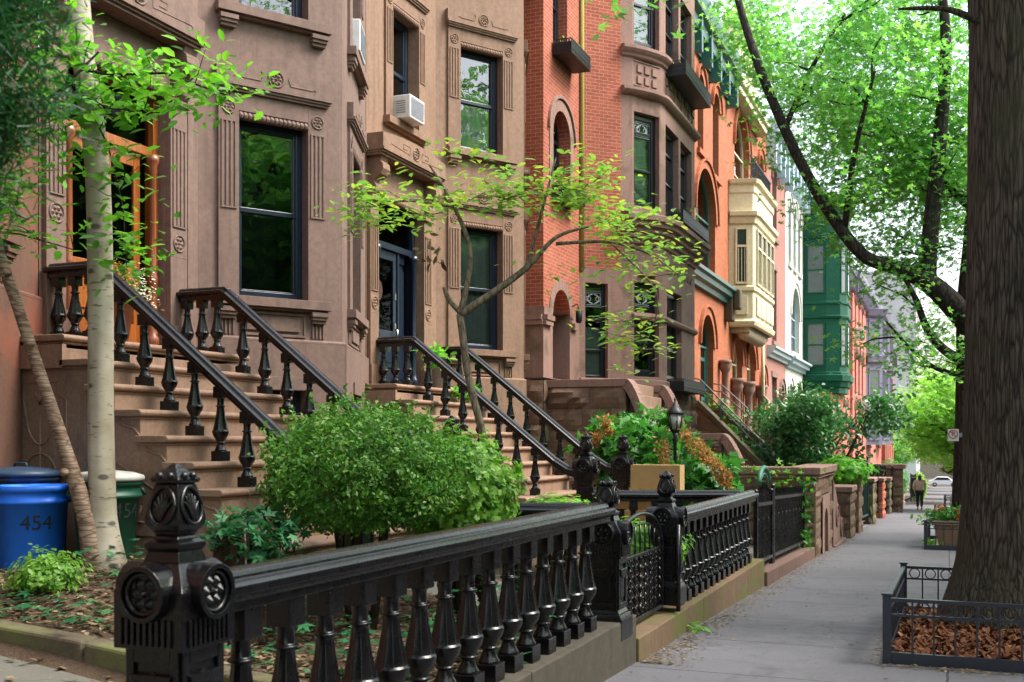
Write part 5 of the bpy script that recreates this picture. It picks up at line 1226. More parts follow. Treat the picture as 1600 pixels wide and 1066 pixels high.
# ---- front garden
def twigtree(): pass
bm_ = [([(-6.19,6.80,.40),(-6.2,6.8,.62),(-6.24,6.8,1.0),(-6.28,6.82,1.8),(-6.30,6.84,2.8),(-6.36,6.86,3.8),(-6.54,6.88,4.9),(-6.66,6.9,6.2),(-6.8,6.9,8)],[.22,.15,.105,.096,.095,.093,.088,.075,.045],0),
  ([(-6.22,6.72,.50),(-6.30,6.70,.95),(-6.44,6.62,1.5),(-6.58,6.52,2.05),(-6.74,6.42,2.65),(-6.88,6.32,3.2),(-6.98,6.2,3.9)],[.12,.075,.052,.046,.043,.041,.035],0)]
t = thing('birch_tree', 'pale birch with a thin brown leaning stem in the garden bed beside the bins', 'tree', (-6.2,6.8,.5))
trunkmesh(bm_[0][0], bm_[0][1], 28, 8, .07, 2.2).obj('trunk', BIRCH, t)
m = trunkmesh(bm_[1][0], bm_[1][1], 18, 8, .10, 2)
for z_, k in ((1.35,0),(2.35,1),(2.9,0)):
    f_ = (z_-.5)/3.4; m.ball((-6.22-.76*f_+.03*k,6.72-.5*f_-.03,z_), .035, 8, 6)
m.obj('leaning_stem', barkmat('tan_birch_bark', (.16,.10,.07), (.34,.25,.18), (6,6,30), bstr=.4, bdist=.008), t)
bl = MB(); tips = []
br = [([(-7.3,6.1,3.5),(-7.0,6.3,3.75),(-6.75,6.45,4.1),(-6.4,6.55,4.35),(-6.1,6.6,4.6)],.022),([(-6.5,6.85,4.6),(-6.1,6.7,4.45),(-5.6,6.75,4.42),(-5.05,6.85,4.2)],.016),([(-6.4,6.55,4.35),(-6.0,6.6,4.15),(-5.6,6.7,4.1)],.010),([(-7.0,6.3,3.75),(-6.8,6.2,3.4),(-6.4,6.2,3.25)],.010),([(-6.45,6.87,4.3),(-6.1,6.7,3.9),(-5.95,6.7,3.4),(-5.92,6.7,2.95)],.009),([(-6.6,6.9,5.2),(-6.9,6.5,5.1),(-7.2,6.2,4.8)],.016),([(-7.3,6.2,3.25),(-6.7,6.4,3.2),(-6.2,6.5,3.05)],.010)]
for p, r in br:
    bl.tube(p, [r*(1-.6*i/(len(p)-1)) for i in range(len(p))], 7)
    for i in range(len(p)-1): tips += twigs(bl, p[i], p[i+1], 3, .32, .005, rg, .25)
bl.obj('branches', DKTWIG, t)
ex = [(rg.uniform(-7.3,-6.0),6.5+rg.uniform(-.4,.4),rg.uniform(3.5,5.1)) for _ in range(52)]+[(rg.uniform(-6.0,-5.0),6.75+rg.uniform(-.2,.2),4.3+rg.uniform(-.28,.22)) for _ in range(22)]+[(rg.uniform(-6.05,-5.85),6.7,rg.uniform(2.85,3.7)) for _ in range(10)]
pts = clumps(tips+[np.array(e) for e in ex], 9, (.13,.13,.07)); leaf_mesh('leaves', pts, .108, L_BIRCH, t, 'oval', .62, droop=.35)
# evergreen with red berries, close on the left
t = thing('yew_tree', 'dark evergreen with red berries hanging before the birch', 'tree', (-3.5,1.35,.2))
m = MB(); yt = []
for k in range(20):
    a = np.array([-3.4,1.5,1.2]); e = np.array([-2.77+rg.uniform(-.2,.2),2.36+rg.uniform(-.25,.25),2.62+rg.uniform(-.2,.5)]); mid = (a+e)/2+np.array([0,0,.4])
    m.tube([a,mid,e], [.03,.018,.006], 6); yt += twigs(m, mid, e, 8, .26, .004, rg, .1)
m.tube([(-3.5,1.35,.1),(-3.45,1.45,1.0),(-3.4,1.5,2.4)], [.08,.07,.05], 10); m.obj('trunk', DKTWIG, t)
pts = clumps(yt, 300, (.07,.07,.055)); leaf_mesh('needles', pts, .05, L_YEW, t, 'needle', .5)
bb = MB()
for p in rg.sample(yt, 60): bb.ball((p[0]+rg.uniform(-.05,.05),p[1]+rg.uniform(-.05,.05),p[2]-.03), .011, 8, 6)
tag(bb.obj('berries', BERRY, t), kind='stuff')
# clipped box and its neighbours
def shrub(name, label, c, r, n, size, mat, shape='kite', shell=.8, amp=.13, up=.3, stems=5, zg=.4, fr=2.3, group=None, cat='shrub', ow=.55):
    t = thing(name, label, cat, (c[0],c[1],zg), group); d = RNG.normal(size=(n,3)); d /= np.linalg.norm(d,axis=1)[:,None]
    q = shell+(1-shell)*RNG.uniform(0,1,n); k = np.array([1+amp*nz(x*fr,y*fr,z*fr)+amp*.6*nz(x*fr*3,y*fr*3,z*fr*3) for x,y,z in d])
    if name == 'boxwood_bush':
        keep = np.array([not (w > .8 and nz(x*4.6+3,y*4.6,z*4.6) < -.2) for (x,y,z), w in zip(d,q)]); d, q, k = d[keep], q[keep], k[keep]; n = len(d)
    pts = np.array(c)+d*(q*k)[:,None]*np.array(r); dn = d/np.array(r); dn /= np.linalg.norm(dn,axis=1)[:,None]
    pts[:,2] = np.maximum(pts[:,2], c[2]-r[2]*.8+RNG.uniform(0,.12,n)); leaf_mesh('foliage', pts, size, mat, t, shape, up, outward=dn, ow=ow)
    if name == 'boxwood_bush':
        sh = [];
        for _ in range(45):
            v_ = RNG.normal(size=3); v_[2] = abs(v_[2])*.8; v_ /= np.linalg.norm(v_); b_ = np.array(c)+v_*np.array(r)*1.0; sh += [b_+v_*q_*.12+RNG.normal(size=3)*.012 for q_ in RNG.uniform(0,1,9)]
        leaf_mesh('shoots', np.array(sh), size*1.15, mat, t, shape, up)
    m = MB()
    for i in range(stems):
        a = 2*pi*i/stems; m.tube([(c[0]+.12*r[0]*cos(a),c[1]+.12*r[1]*sin(a),zg-.05),(c[0]+.3*r[0]*cos(a),c[1]+.3*r[1]*sin(a),c[2]-.4*r[2]),(c[0]+.6*r[0]*cos(a),c[1]+.6*r[1]*sin(a),c[2]+.2*r[2])], [.025,.02,.008], 6)
    m.obj('stems', DKTWIG, t); return t
shrub('boxwood_bush', 'big clipped boxwood dome in front of the mauve stoop', (-3.92,6.86,1.36), (.72,.74,.52), 34000, .036, L_BOX, shell=.62, amp=.17, zg=.3, ow=.3)
shrub('golden_conifer', 'yellow green feathery conifer at the boxwood dome', (-3.55,7.72,1.14), (.44,.38,.52), 11000, .08, L_GOLD, 'spray', .45, .3, .25, zg=.3)
shrub('garden_shrub', 'small bright green bush in the soil before the blue bin', (-6.05,6.02,.62), (.26,.28,.20), 2600, .045, L_GOLD, 'kite', .3, .35, .5, 3, .5)
for i, (x,y,z,lab) in enumerate(((-4.05,11.4,.72,'low fresh green bush beside the tan house newel post'),(-3.0,10.9,.5,'low fresh green bush just behind the lattice gate'))):
    shrub('low_bush', lab, (x,y,z), (.5,.5,.28), 2200, .085, L_BRITE, 'oval', .4, .3, .5, 4, .2, group='low green bushes')
# ivy grown post
t = thing('ivy_stump', 'old dark stump smothered in ivy between stoop and boxwood', 'stump', (-4.42,6.05,.35))
m = trunkmesh([(-4.42,6.05,.25),(-4.42,6.05,.6),(-4.40,6.06,.98)], [.2,.17,.15], 20, 5, .12); m.obj('stump', barkmat('dark_stump', (.03,.016,.012), (.09,.05,.035)), t)
pts = np.concatenate([ellip((-4.33,6.12,.98),(.36,.34,.2),420,.5), clumps([(-4.15,6.2,.7),(-4.2,6.1,.85),(-4.1,6.3,.55)],40,(.12,.12,.1))]); leaf_mesh('ivy', pts, .075, L_IVY, t, 'lobed', .55, droop=.5)
v = MB(); v.tube([(-4.27,5.93,1.02),(-4.22,5.88,.7),(-4.24,5.88,.35)], .007, 5); v.obj('vine', TWIG, t)
# small tree with the layered canopy
t = thing('ornamental_tree', 'slender small tree with layered light green canopy before the tan house', 'tree', (-3.62,8.08,.3))
sm = [([(-3.45,8.08,.2),(-3.45,8.08,1.0),(-3.50,8.07,1.6),(-3.62,8.05,2.1),(-3.70,8.05,2.62)],[.042,.036,.033,.03,.03]),([(-3.70,8.05,2.62),(-3.62,8.08,3.1),(-3.75,8.05,3.5),(-3.95,8.0,3.85)],[.026,.02,.016,.008]),([(-3.70,8.05,2.62),(-3.45,8.15,2.8),(-3.2,8.25,3.0),(-2.98,8.35,3.25),(-2.75,8.5,3.35)],[.034,.03,.026,.016,.008]),
  ([(-3.2,8.25,3.0),(-3.1,8.3,3.4),(-2.98,8.35,3.9)],[.018,.013,.006]),([(-2.98,8.35,3.2),(-2.55,8.45,3.2),(-2.25,8.6,3.1),(-2.0,8.65,2.9)],[.016,.012,.008,.004]),([(-3.70,8.05,2.64),(-3.80,8.05,2.75),(-3.84,8.05,2.85)],[.022,.02,.018]),([(-2.55,8.45,3.2),(-2.2,8.55,2.8),(-2.25,8.55,2.45),(-2.4,8.5,2.2)],[.008,.006,.005,.003]),
  ([(-3.75,8.05,3.5),(-4.1,7.9,3.55),(-4.4,7.8,3.5)],[.012,.009,.004])]
m = MB()
for p, r in sm: merge(m, trunkmesh(p, r, 10, 5, .06))
tp = []
for a, b in (((-3.95,8,3.6),(-4.45,7.8,3.5)),((-3.75,8.05,3.5),(-3.0,8.3,3.6)),((-3.1,8.3,3.5),(-2.6,8.5,3.75)),((-2.9,8.4,3.4),(-2.25,8.6,3.3)),((-2.6,8.5,3.2),(-2.1,8.7,2.95)),((-4.0,8,3.4),(-3.5,8.1,3.6)),((-2.45,8.5,2.7),(-2.3,8.55,2.3))): tp += twigs(m, a, b, 6, .34, .005, rg, .15)
m.obj('trunk', TWIG, t)
ex = [(x+rg.uniform(-s,s),y+rg.uniform(-.35,.35),z+rg.uniform(-h,h)) for x,y,z,s,h,n in ((-4.2,7.9,3.50,.32,.13,24),(-3.65,8.05,3.62,.4,.12,20),(-3.1,8.3,3.62,.3,.2,24),(-2.76,8.45,3.62,.26,.28,32),(-2.45,8.55,3.32,.26,.16,14),(-2.2,8.6,3.15,.18,.1,6),(-3.75,8.05,3.98,.28,.05,6),(-2.3,8.6,2.85,.3,.1,7),(-2.45,8.5,2.42,.26,.24,12),(-4.45,7.8,3.36,.16,.1,9),(-3.0,8.3,2.95,.4,.08,4)) for _ in range(n)]
pts = clumps(tp+[np.array(e) for e in ex], 8, (.09,.12,.045)); leaf_mesh('leaves', pts, .082, L_DOG, t, 'oval', .7, droop=.25)
dc = clumps([(-3.93,8.0,3.13)], 30, (.05,.05,.06)); leaf_mesh('dead_leaf_cluster', dc, .07, L_DEAD, t, 'oval', .2, droop=1)
# hydrangea with dried heads
t = thing('hydrangea_bush', 'oakleaf hydrangea with brown dried flower heads behind the box', 'shrub', (-4.75,18.2,-.1))
C = blob((-4.9,18.1,1.25),(1.15,1.0,.85),150,rg,.2,.5)+blob((-4.0,18.3,.95),(.7,.7,.6),50,rg,.1,.4); leaf_mesh('foliage', clumps(C, 9, (.13,.13,.08)), .22, L_HYD, t, 'lobed', .5, droop=.5)
m = MB()
for k in range(9): m.tube([(-4.75+rg.uniform(-.3,.3),18.2,-.2),(-4.75+rg.uniform(-.8,.9),18.2+rg.uniform(-.4,.4),1.2+rg.uniform(-.3,.5))], [.02,.01], 5)
m.obj('stems', TWIG, t)
for (x,y,z,dx,dz,L) in ((-5.35,17.4,1.95,.1,-.25,.22),(-5.5,17.5,1.72,-.05,-.2,.18),(-4.35,17.3,1.55,.1,-.5,.5),(-4.05,17.4,1.75,.45,-.35,.55),(-3.65,17.5,1.35,.4,-.35,.5),(-3.5,17.5,1.05,.2,-.2,.3),(-4.3,17.2,1.15,.1,-.35,.35),(-3.85,17.3,1.5,.35,-.3,.4)):
    q = [(x+dx*s+rg.gauss(0,.05*(1.3-s)),y+rg.gauss(0,.06),z+dz*s+rg.gauss(0,.05*(1.3-s))) for s in [rg.random() for _ in range(260)]]; leaf_mesh('dried_flower_head', q, .06, L_FLBR, t, 'kite', .2)
# tall garden shrub further down
t = thing('magnolia_shrub', 'dark glossy leaved shrub reaching over the far stoops', 'shrub', (-3.4,33,-.9))
C = blob((-3.5,32.8,2.2),(1.9,1.8,1.0),150,rg,.4,.3)+blob((-4.6,32.5,1.5),(1.0,1.2,.9),60,rg,.3,.3)+blob((-1.9,33.5,2.4),(.8,1.2,.6),36,rg)+blob((-3.2,32.4,1.0),(1.2,1.2,.6),40,rg)
leaf_mesh('foliage', clumps(C, 26, (.2,.2,.14)), .17, L_DARK, t, 'oval', .45, droop=.3); m = MB()
for k in range(7): m.tube([(-3.4,33,-1.2),(-3.5+rg.uniform(-1,1),32.8,.8),(-3.5+rg.uniform(-1.8,1.8),32.8+rg.uniform(-.8,.8),2.4)], [.07,.05,.02], 6)
m.obj('stems', DKTWIG, t)
shrub('bright_shrub', 'bright green vine bush hanging below the dark glossy shrub', (-2.75,31.5,.72), (.75,.7,.45), 1500, .15, L_BRITE, 'lobed', .4, .3, .5, 4, -.9)
shrub('hedge', 'bright green clipped hedge beside the pavement beyond the walking woman', (-1.9,74,-1.4), (.5,3.2,.9), 3500, .16, L_GOLD, 'kite', .75, .2, .3, 3, -2.2)
shrub('garden_shrub', 'rounded green bush in a far front garden behind the woman', (-2.9,60,-.6), (.8,2.2,1.1), 3000, .16, L_HYD, 'lobed', .6, .3, .3, 3, -1.9)
# vines on the spear fence and stoop walls
def vine(label, C, n, sp, size, mat): o = leaf_mesh('climbing_vine', clumps(C, n, sp), size, mat, shape='lobed', up=.4, droop=.4); tag(o, label, 'vine', 'climbing vines')
vine('ivy climbing the end of the spear fence by the stone wall', [(-2.58,21.3,z) for z in lin(-.3,.75,9)]+[(-2.5,21.0,-.3),(-2.5,20.4,-.35)], 12, (.07,.12,.09), .09, L_HYD)
vine('thin vine trailing over the brown stone wall cap', [(-4.2+.35*i,21.45,1.05+.09*sin(i*2)) for i in range(6)]+[(-3.6+.25*i,21.4,.9-.05*i) for i in range(5)], 6, (.14,.06,.1), .1, L_BRITE)
vine('vine growing along the mossy sloping stoop wall', [(-6.4+.22*i,31.9,2.75-.23*i) for i in range(11)]+[(-6.6,31.7,2.85),(-6.0,31.2,2.4)], 11, (.2,.2,.14), .14, L_HYD)
# ---- ground cover and litter
def onbed(n, x0, x1, y0, y1, dz=.012): x = RNG.uniform(x0,x1,n); y = RNG.uniform(y0,y1,n); return np.array([(a,b,yard(a,b)+dz+.02*RNG.random()) for a,b in zip(x,y)])
tag(leaf_mesh('leaf_litter', np.concatenate([onbed(10000,-7.9,-2.85,5.35,8.4), onbed(500,-7,-2.9,3.3,5.2,.02)]), .055, L_DEAD, shape='kite', up=.8), kind='stuff')
iv = []
for (x,y,n,s,h) in ((-6.3,5.55,60,.3,.06),(-5.7,5.5,40,.25,.05),(-5.9,6.7,50,.28,.07),(-5.45,6.75,40,.2,.06),(-3.6,6.0,80,.35,.1),(-3.2,5.9,50,.2,.16),(-3.3,7.2,90,.3,.12),(-3.5,8.0,70,.3,.1),(-3.0,6.6,40,.2,.16),(-5.0,5.9,30,.3,.04),(-4.9,6.6,30,.25,.04),(-3.1,8.2,60,.2,.15),(-5.2,5.45,14,.1,.1)):
    p = clumps([(x,y,yard(x,y)+.06+h*.5)], n, (s,s*.8,h)); p[:,2] = np.maximum(p[:,2], [yard(a,b)+.03 for a,b in p[:,:2]]); iv.append(p)
tag(leaf_mesh('ground_ivy', np.concatenate(iv), .085, L_IVY, shape='lobed', up=.75), kind='stuff')
g = []
for _ in range(2600): y = 8.9+30*RNG.random()**1.6; x = -2.42+abs(RNG.normal())*.16; g.append((x,y,gz(y)+.012))
for _ in range(420): y = RNG.uniform(7,24); x = RNG.uniform(-2.4,.9); g.append((x,y,gz(y)+.010))
for _ in range(420): x = RNG.uniform(-.6,1.6); y = 9.70-abs(RNG.normal())*.1; g.append((x,y,gz(y)+.012))
for _ in range(200): y = RNG.uniform(9.7,13.3); x = -.56-abs(RNG.normal())*.06; g.append((x,y,gz(y)+.012))
tag(leaf_mesh('pavement_litter', np.array(g), .036, L_DEAD, shape='kite', up=.85, var=.6), kind='stuff')
w = [(-2.38,10.9,gz(10.9)+.03),(-2.40,10.95,gz(10.9)+.05),(-2.36,10.85,gz(10.9)+.02)]
wd = leaf_mesh('pavement_weed', clumps(w, 7, (.05,.05,.02)), .09, L_BRITE, shape='oval', up=.6); tag(wd, 'small green weed growing at the foot of the mossy low wall', 'weed')
# ------------------------------------------------------------------ bins, pots and other small things
def bin_(label, x, y, z, r0, r1, h, mat, lidmat=None, txt=None, face=None, ridge=True):
    t = thing('trash_bin', label, 'trash bin', (x,y,z), 'house trash bins'); m = MB()
    pr = [(r0*.96,z),(r0,z+.02),(r1*.96,z+h*.80),(r1*1.045,z+h*.81),(r1*1.05,z+h*.845),(r1*1.0,z+h*.85),(r1*1.0,z+h*.93),(r1*1.07,z+h*.94),(r1*1.075,z+h),(r1*.98,z+h),(r1*.96,z+h*.9),(r0*.9,z+.05)]
    m.lathe(pr, x, y, 40); m.obj('bucket', mat, t)
    for a in (.0, pi):
        g = MB(); an = (face or 0)+pi/2+a; cx, cy = x+r1*1.08*cos(an), y+r1*1.08*sin(an); g.at(cx, cy, 0)
        g.T = None; dx, dy = -sin(an), cos(an); g.tube([(cx-dx*.09-.03*cos(an),cy-dy*.09-.03*sin(an),z+h*.9),(cx-dx*.08,cy-dy*.08,z+h*.84),(cx+dx*.08,cy+dy*.08,z+h*.84),(cx+dx*.09-.03*cos(an),cy+dy*.09-.03*sin(an),z+h*.9)], .014, 6); g.obj('handle', mat, t)
    if lidmat:
        l = MB(); l.lathe([(r1*1.11,z+h-.015),(r1*1.12,z+h+.01),(r1*1.09,z+h+.03),(r1*.8,z+h+.055),(r1*.3,z+h+.07),(.001,z+h+.072)], x, y, 40); lo = l.obj('lid', lidmat, t)
        k = MB(); k.tube([(x-.08,y,z+h+.06),(x-.06,y,z+h+.1),(x+.06,y,z+h+.1),(x+.08,y,z+h+.06)], .012, 6); k.obj('lid_handle', lidmat, lo)
    if txt:
        s_, zc, a0 = txt; vs, fs = textmb(s_[0], s_[1]); tm = MB()
        for vx, vy, vz in vs: pass
        def wrap(p):
            zz = zc+p[1]; rr = r0+(r1*.96-r0)*(zz-z-.02)/(h*.78)+.003+p[2]; an = a0+p[0]/rr; return (x+rr*cos(an), y+rr*sin(an), zz)
        tm.add([wrap(p) for p in vs], fs); tm.obj('number', INK, t)
    return t
vd = math.atan2(-6.86, 7.05)
bin_('open bright blue plastic bin marked 454', -7.02, 6.84, .47, .245, .285, .76, BLUEBIN, None, (('454',.17),.93,vd+.12), vd)
bin_('dark blue lidded bin behind the open blue one', -7.50, 7.18, .5, .25, .30, .80, NAVYBIN, NAVYBIN, None, vd)
bin_('green plastic bin with dirty white lid behind the birch', -6.48, 7.10, .48, .20, .27, .80, GREENBIN, LIDW, (('454',.17),1.02,vd+.62), vd+.3)
# flower pots
t = thing('flower_pot', 'terracotta pot of orange and white mums beside the orange doors', 'flower pot', (-7.62,8.46,2.54))
m = MB(); m.lathe([(.12,2.545),(.19,2.95),(.21,2.95),(.21,3.0),(.18,3.0),(.1,2.6)], -7.62, 8.46, 20); m.obj('pot', TERRA, t)
leaf_mesh('foliage', ellip((-7.62,8.46,3.12),(.26,.26,.2),500,.3), .05, L_BOX, t, 'kite', .4)
leaf_mesh('orange_flowers', ellip((-7.66,8.44,3.15),(.27,.24,.22),170,.85), .045, L_ORANGE, t, 'kite', .7)
leaf_mesh('white_flowers', clumps([(-7.50,8.62,3.20),(-7.44,8.66,3.08),(-7.40,8.7,3.0)],70,(.07,.07,.07)), .035, L_WHITE, t, 'kite', .6)
t = thing('flower_pot', 'grey pot with leafy plant on the navy door landing', 'flower pot', (-7.5,15.35,2.4))
m = MB(); m.lathe([(.1,2.405),(.13,2.72),(.145,2.72),(.145,2.75),(.12,2.75),(.09,2.45)], -7.5, 15.55, 18); m.obj('pot', GREYPOT, t)
leaf_mesh('leaves', ellip((-7.5,15.32,2.92),(.28,.28,.2),110,.3), .14, L_BRITE, t, 'oval', .5)
o = leaf_mesh('fern', ellip((-7.05,15.6,2.36),(.22,.3,.14),260,.2), .1, L_BRITE, None, 'spray', .4); tag(o, 'small bright fern on the step under the navy door', 'fern')
# cardboard boxes by the newel posts
def cbox(label, x, y, z, w, d, h, rz, op):
    t = thing('cardboard_box', label, 'cardboard box', (x,y,z), 'cardboard boxes'); m = MB(); c, s = cos(rz), sin(rz); m.T = lambda a, b, q: (x+a*c-b*s, y+a*s+b*c, z+q); e = .006
    m.box(-w/2,w/2,-d/2,-d/2+e,0,h); m.box(-w/2,w/2,d/2-e,d/2,0,h); m.box(-w/2,-w/2+e,-d/2+e,d/2-e,0,h); m.box(w/2-e,w/2,-d/2+e,d/2-e,0,h); m.box(-w/2+e,w/2-e,-d/2+e,d/2-e,0,e)
    if not op: m.box(-w/2+e,w/2-e,-d/2+e,d/2-e,h-e,h-.001)
    m.obj('carton', CARD, t)
    if op:
        f = MB(); f.T = m.T
        f.add([(-w/2,-d/2,h),(w/2,-d/2,h),(w/2,-d/2-.16,h-.05),(-w/2,-d/2-.16,h-.05)],[(0,1,2,3)]); f.add([(-w/2,-d/2,h+.001),(-w/2,d/2,h+.001),(-w/2-.18,d/2,h+.06),(-w/2-.18,-d/2,h+.06)],[(0,1,2,3)]); f.add([(-w/2,d/2,h),(w/2,d/2,h),(w/2,d/2+.1,h+.09),(-w/2,d/2+.1,h+.09)],[(0,1,2,3)])
        fo = f.obj('flap', CARD, t); sm = fo.modifiers.new('s','SOLIDIFY'); sm.thickness = .006
    else:
        tp = MB(); tp.T = m.T; tp.box(-w/2-.001,w/2+.001,-.03,.03,h-.002,h+.001); tp.obj('tape', paint('packing_tape', (.45,.33,.18), .25), t)
cbox('brown cardboard box at the bottom, hidden by the iron balustrade', -4.1, 15.75, .12, .75, .5, .45, .1, False)
cbox('flattened open cardboard box lying under the upright one', -4.3, 15.95, .572, .7, .45, .25, -.1, True)
cbox('upright brown cardboard box on top of the others near the lantern', -4.08, 15.98, .83, .74, .4, .40, .06, False)
# lantern on its post
t = thing('lamp_post', 'dark garden lantern on a thin post among the hydrangea', 'lamp post', (-4.2,17.6,0)); x, y = -4.2, 17.6
m = MB(); m.lathe([(.06,0),(.06,.2),(.03,.3),(.028,1.55),(.05,1.6),(.03,1.66),(.05,1.72)], x, y, 10); m.obj('post', IRON_FLAT, t)
m = MB(); m.lathe([(.05,1.72),(.08,1.76),(.088,1.78)], x, y, 6)
for i in range(6): a = 2*pi*i/6; m.tube([(x+.083*cos(a),y+.083*sin(a),1.77),(x+.13*cos(a),y+.13*sin(a),2.03)], .011, 5)
m.lathe([(.15,2.03),(.153,2.05),(.07,2.15),(.045,2.16),(.035,2.2),(.012,2.23),(.022,2.26),(.004,2.31)], x, y, 6); lo = m.obj('lantern', IRON_FLAT, t)
m = MB(); m.lathe([(.076,1.78),(.121,2.025)], x, y, 6); m.obj('lantern_pane', paint('milky_pane', (.42,.44,.42), .25, bs=0), lo)
# mossy edging of the garden bed
m = MB()
for i in range(5):
    a, b = -8.0+i*1.03, -8.0+(i+1)*1.03-.02
    m.add([(x_,y_,z_) for x_ in (a,b) for y_,z_ in ((5.18,yard(x_,5.1)-.1),(5.34,yard(x_,5.1)-.1),(5.34,yard(x_,5.4)+.05),(5.18,yard(x_,5.4)+.045))], [(0,1,2,3),(7,6,5,4),(0,4,5,1),(1,5,6,2),(2,6,7,3),(3,7,4,0)])
tag(m.obj('garden_edging', OLIVE, bevel=.02), 'mossy stone edging between the flagged path and garden bed', 'edging')
# ------------------------------------------------------------------ tall iron gate and spear fence
def spear(label, name, cat, y0, y1, top, x=-2.60, pitch=.11, arch_=False, h0=None, mat=None, spikes=True):
    mt = mat or IRON; ya = (y0+y1)/2; zb = lambda y: gz(y)+.24 if h0 is None else h0; t = thing(name, label, cat, (x,y0,zb(y0)), 'iron gates and fences of the far gardens')
    r = MB()
    for dz in (.06, top-.16): r.add([(xx,y,zb(y)+dz+q) for y in (y0,y1) for xx, q in ((x-.03,0),(x+.03,0),(x+.03,.05),(x-.03,.05))], [(0,3,2,1),(4,5,6,7),(0,1,5,4),(1,2,6,5),(2,3,7,6),(3,0,4,7)])
    r.obj('rail', mt, t)
    b = MB(); n = int((y1-y0)/pitch)
    for i in range(n+1):
        y = y0+(y1-y0)*i/n; z = zb(y); zt = z+top+(.16*sin(pi*i/n) if arch_ else 0)
        b.box(x-.009,x+.009,y-.009,y+.009,z,zt-.06)
        if spikes: b.add([(x-.022,y,zt-.05),(x+.022,y,zt-.05),(x,y-.022,zt-.05),(x,y+.022,zt-.05),(x,y,zt-.09),(x,y,zt+.04)], [(0,2,5),(2,1,5),(1,3,5),(3,0,5),(2,0,4),(1,2,4),(3,1,4),(0,3,4)])
        if i % 4 == 2:
            for q in (-1,1): b.tube([(x,y+q*.05*sin(a),z+top*.55+.13*cos(a)) for a in lin(0,pi,7)], .009, 4)
    b.obj('bars', mt, t)
    for y in (y0,y1): p = MB(); z = zb(y); p.box(x-.03,x+.03,y-.03,y+.03,z-.05,z+top+.02); p.ball((x,y,z+top+.05), .04, 8, 6); p.obj('post', mt, t)
    return t
spear('tall black iron gate with arched spear bars after the second balustrade', 'iron_gate', 'gate', 15.85, 17.3, 1.05, arch_=True, pitch=.12)
spear('black iron spear fence with scrolls, up against the stone pier', 'iron_fence', 'fence', 17.45, 21.3, 1.12)
m = MB(); m.tube([(-2.6,16.6-.45*cos(a),.95+.24*sin(a)) for a in lin(0,pi,13)], .035, 8); m.tube([(-2.6,16.6-.35*cos(a),.92+.18*sin(a)) for a in lin(0,pi,11)], .015, 6); tag(m.obj('gate_arch', paint('weathered_green_iron', (.03,.16,.10), .5)), 'weathered green iron arch crowning the tall gate', 'arch')
# ------------------------------------------------------------------ stone piers and walls along the pavement
t = thing('garden_wall', 'brown rock faced garden wall with thick cap and a niche at its end', 'wall', (-3.4,21.8,-.7))
m = MB(); m.at(-5.2,21.6,90).rock(0,2.78,-.9,.92,6,.7,.06,seed=41); m.T = None; m.box(-5.2,-2.5,21.61,22.0,-.9,.92)
m.at(-2.42,21.62,0).rock(0,.9,-.95,.92,6,.8,.05,seed=42); m.rock(2.3,3.1,-.95,.92,6,.8,.05,seed=43); m.rock(.9,2.3,.5,.92,1,.7,.05,seed=44); m.T = None; m.box(-2.9,-2.43,21.62,24.72,-.95,.92)
m.obj('rock_face', ROCK, t)
m = MB().at(-2.42,21.62,0); nich = [(1.25,1.95,-1.0,.2,.35)]; m.at(-2.37,21.62,0).wall(.9,2.3,-1.0,.5,nich,.16); m.T = None; m.obj('niche_surround', BROWN, t)
m = MB().at(-2.37,21.62,0); m.box(1.25,1.95,-.17,-.15,-1.0,.2); m.obj('niche_back', DARK, t)
m = MB(); m.prismz([(-5.25,21.5),(-2.3,21.5),(-2.3,24.8),(-2.95,24.8),(-2.95,22.08),(-5.25,22.08)], .93, 1.08); m.prismz([(-5.25,21.54),(-2.34,21.54),(-2.34,24.76),(-2.91,24.76),(-2.91,22.04),(-5.25,22.04)], .86, .929); m.obj('cap', BROWN, t, bevel=.02)
t = thing('carved_scroll', 'carved brownstone scroll leaning against the niche wall', 'stone scroll', (-2.5,26,-.9))
m = MB().at(-2.38,24.8,0); pr = [(0,.75),(.5,.5),(1.1,.1),(1.7,-.2),(2.15,-.42),(2.3,-.6),(2.2,-.74),(1.9,-.8),(1.2,-.74),(.6,-.7),(0,-.7)]; m.prism(pr[::-1], -.5, 0)
for c, r0 in ((1.75,.26),(.7,.30)): m.tube([(c+r0*(1-a/14)*cos(a),.012,-.46+(.34 if c < 1 else 0)+r0*(1-a/14)*sin(a)) for a in lin(0,12,40)], .03, 6)
m.obj('scroll', BROWN, t, bevel=.03); m = MB().at(-2.42,24.8,0); m.box(0,2.4,-.4,.1,-1.15,-.72); m.rock(.3,2.1,-1.0,-.73,1,.6,.08,seed=9); m.obj('plinth', REDK, t, bevel=.02)
def pier(label, y, h, w=.62, x=-2.45, mat=None, l=.9):
    t = thing('stone_pier', label, 'pier', (x-.3,y,gz(y)), 'stone gate piers down the street'); z = gz(y); sd = int(y*7)
    m = MB(); m.at(x-w,y,90).rock(0,w,z-.1,z+h-.14,4,.5,.06,seed=sd); m.at(x,y,0).rock(0,l,z-.1,z+h-.14,4,.5,.06,seed=sd+1); m.T = None; m.box(x-w,x-.01,y+.01,y+l,z-.1,z+h-.14); m.obj('shaft', mat or ROCK, t)
    m = MB(); m.box(x-w-.05,x+.07,y-.07,y+l+.06,z+h-.139,z+h); m.obj('cap', BROWN, t, bevel=.02)
LAB = ['squat mossy stone pier just past the carved scroll','taller dark stone pier holding the green gate','mossy stone pier on the far side of the green gate','red stone pier between two black gates','brown stone pier before the tall dark wall','narrow stone pier past the tall dark wall','small far pier next to the walking woman']
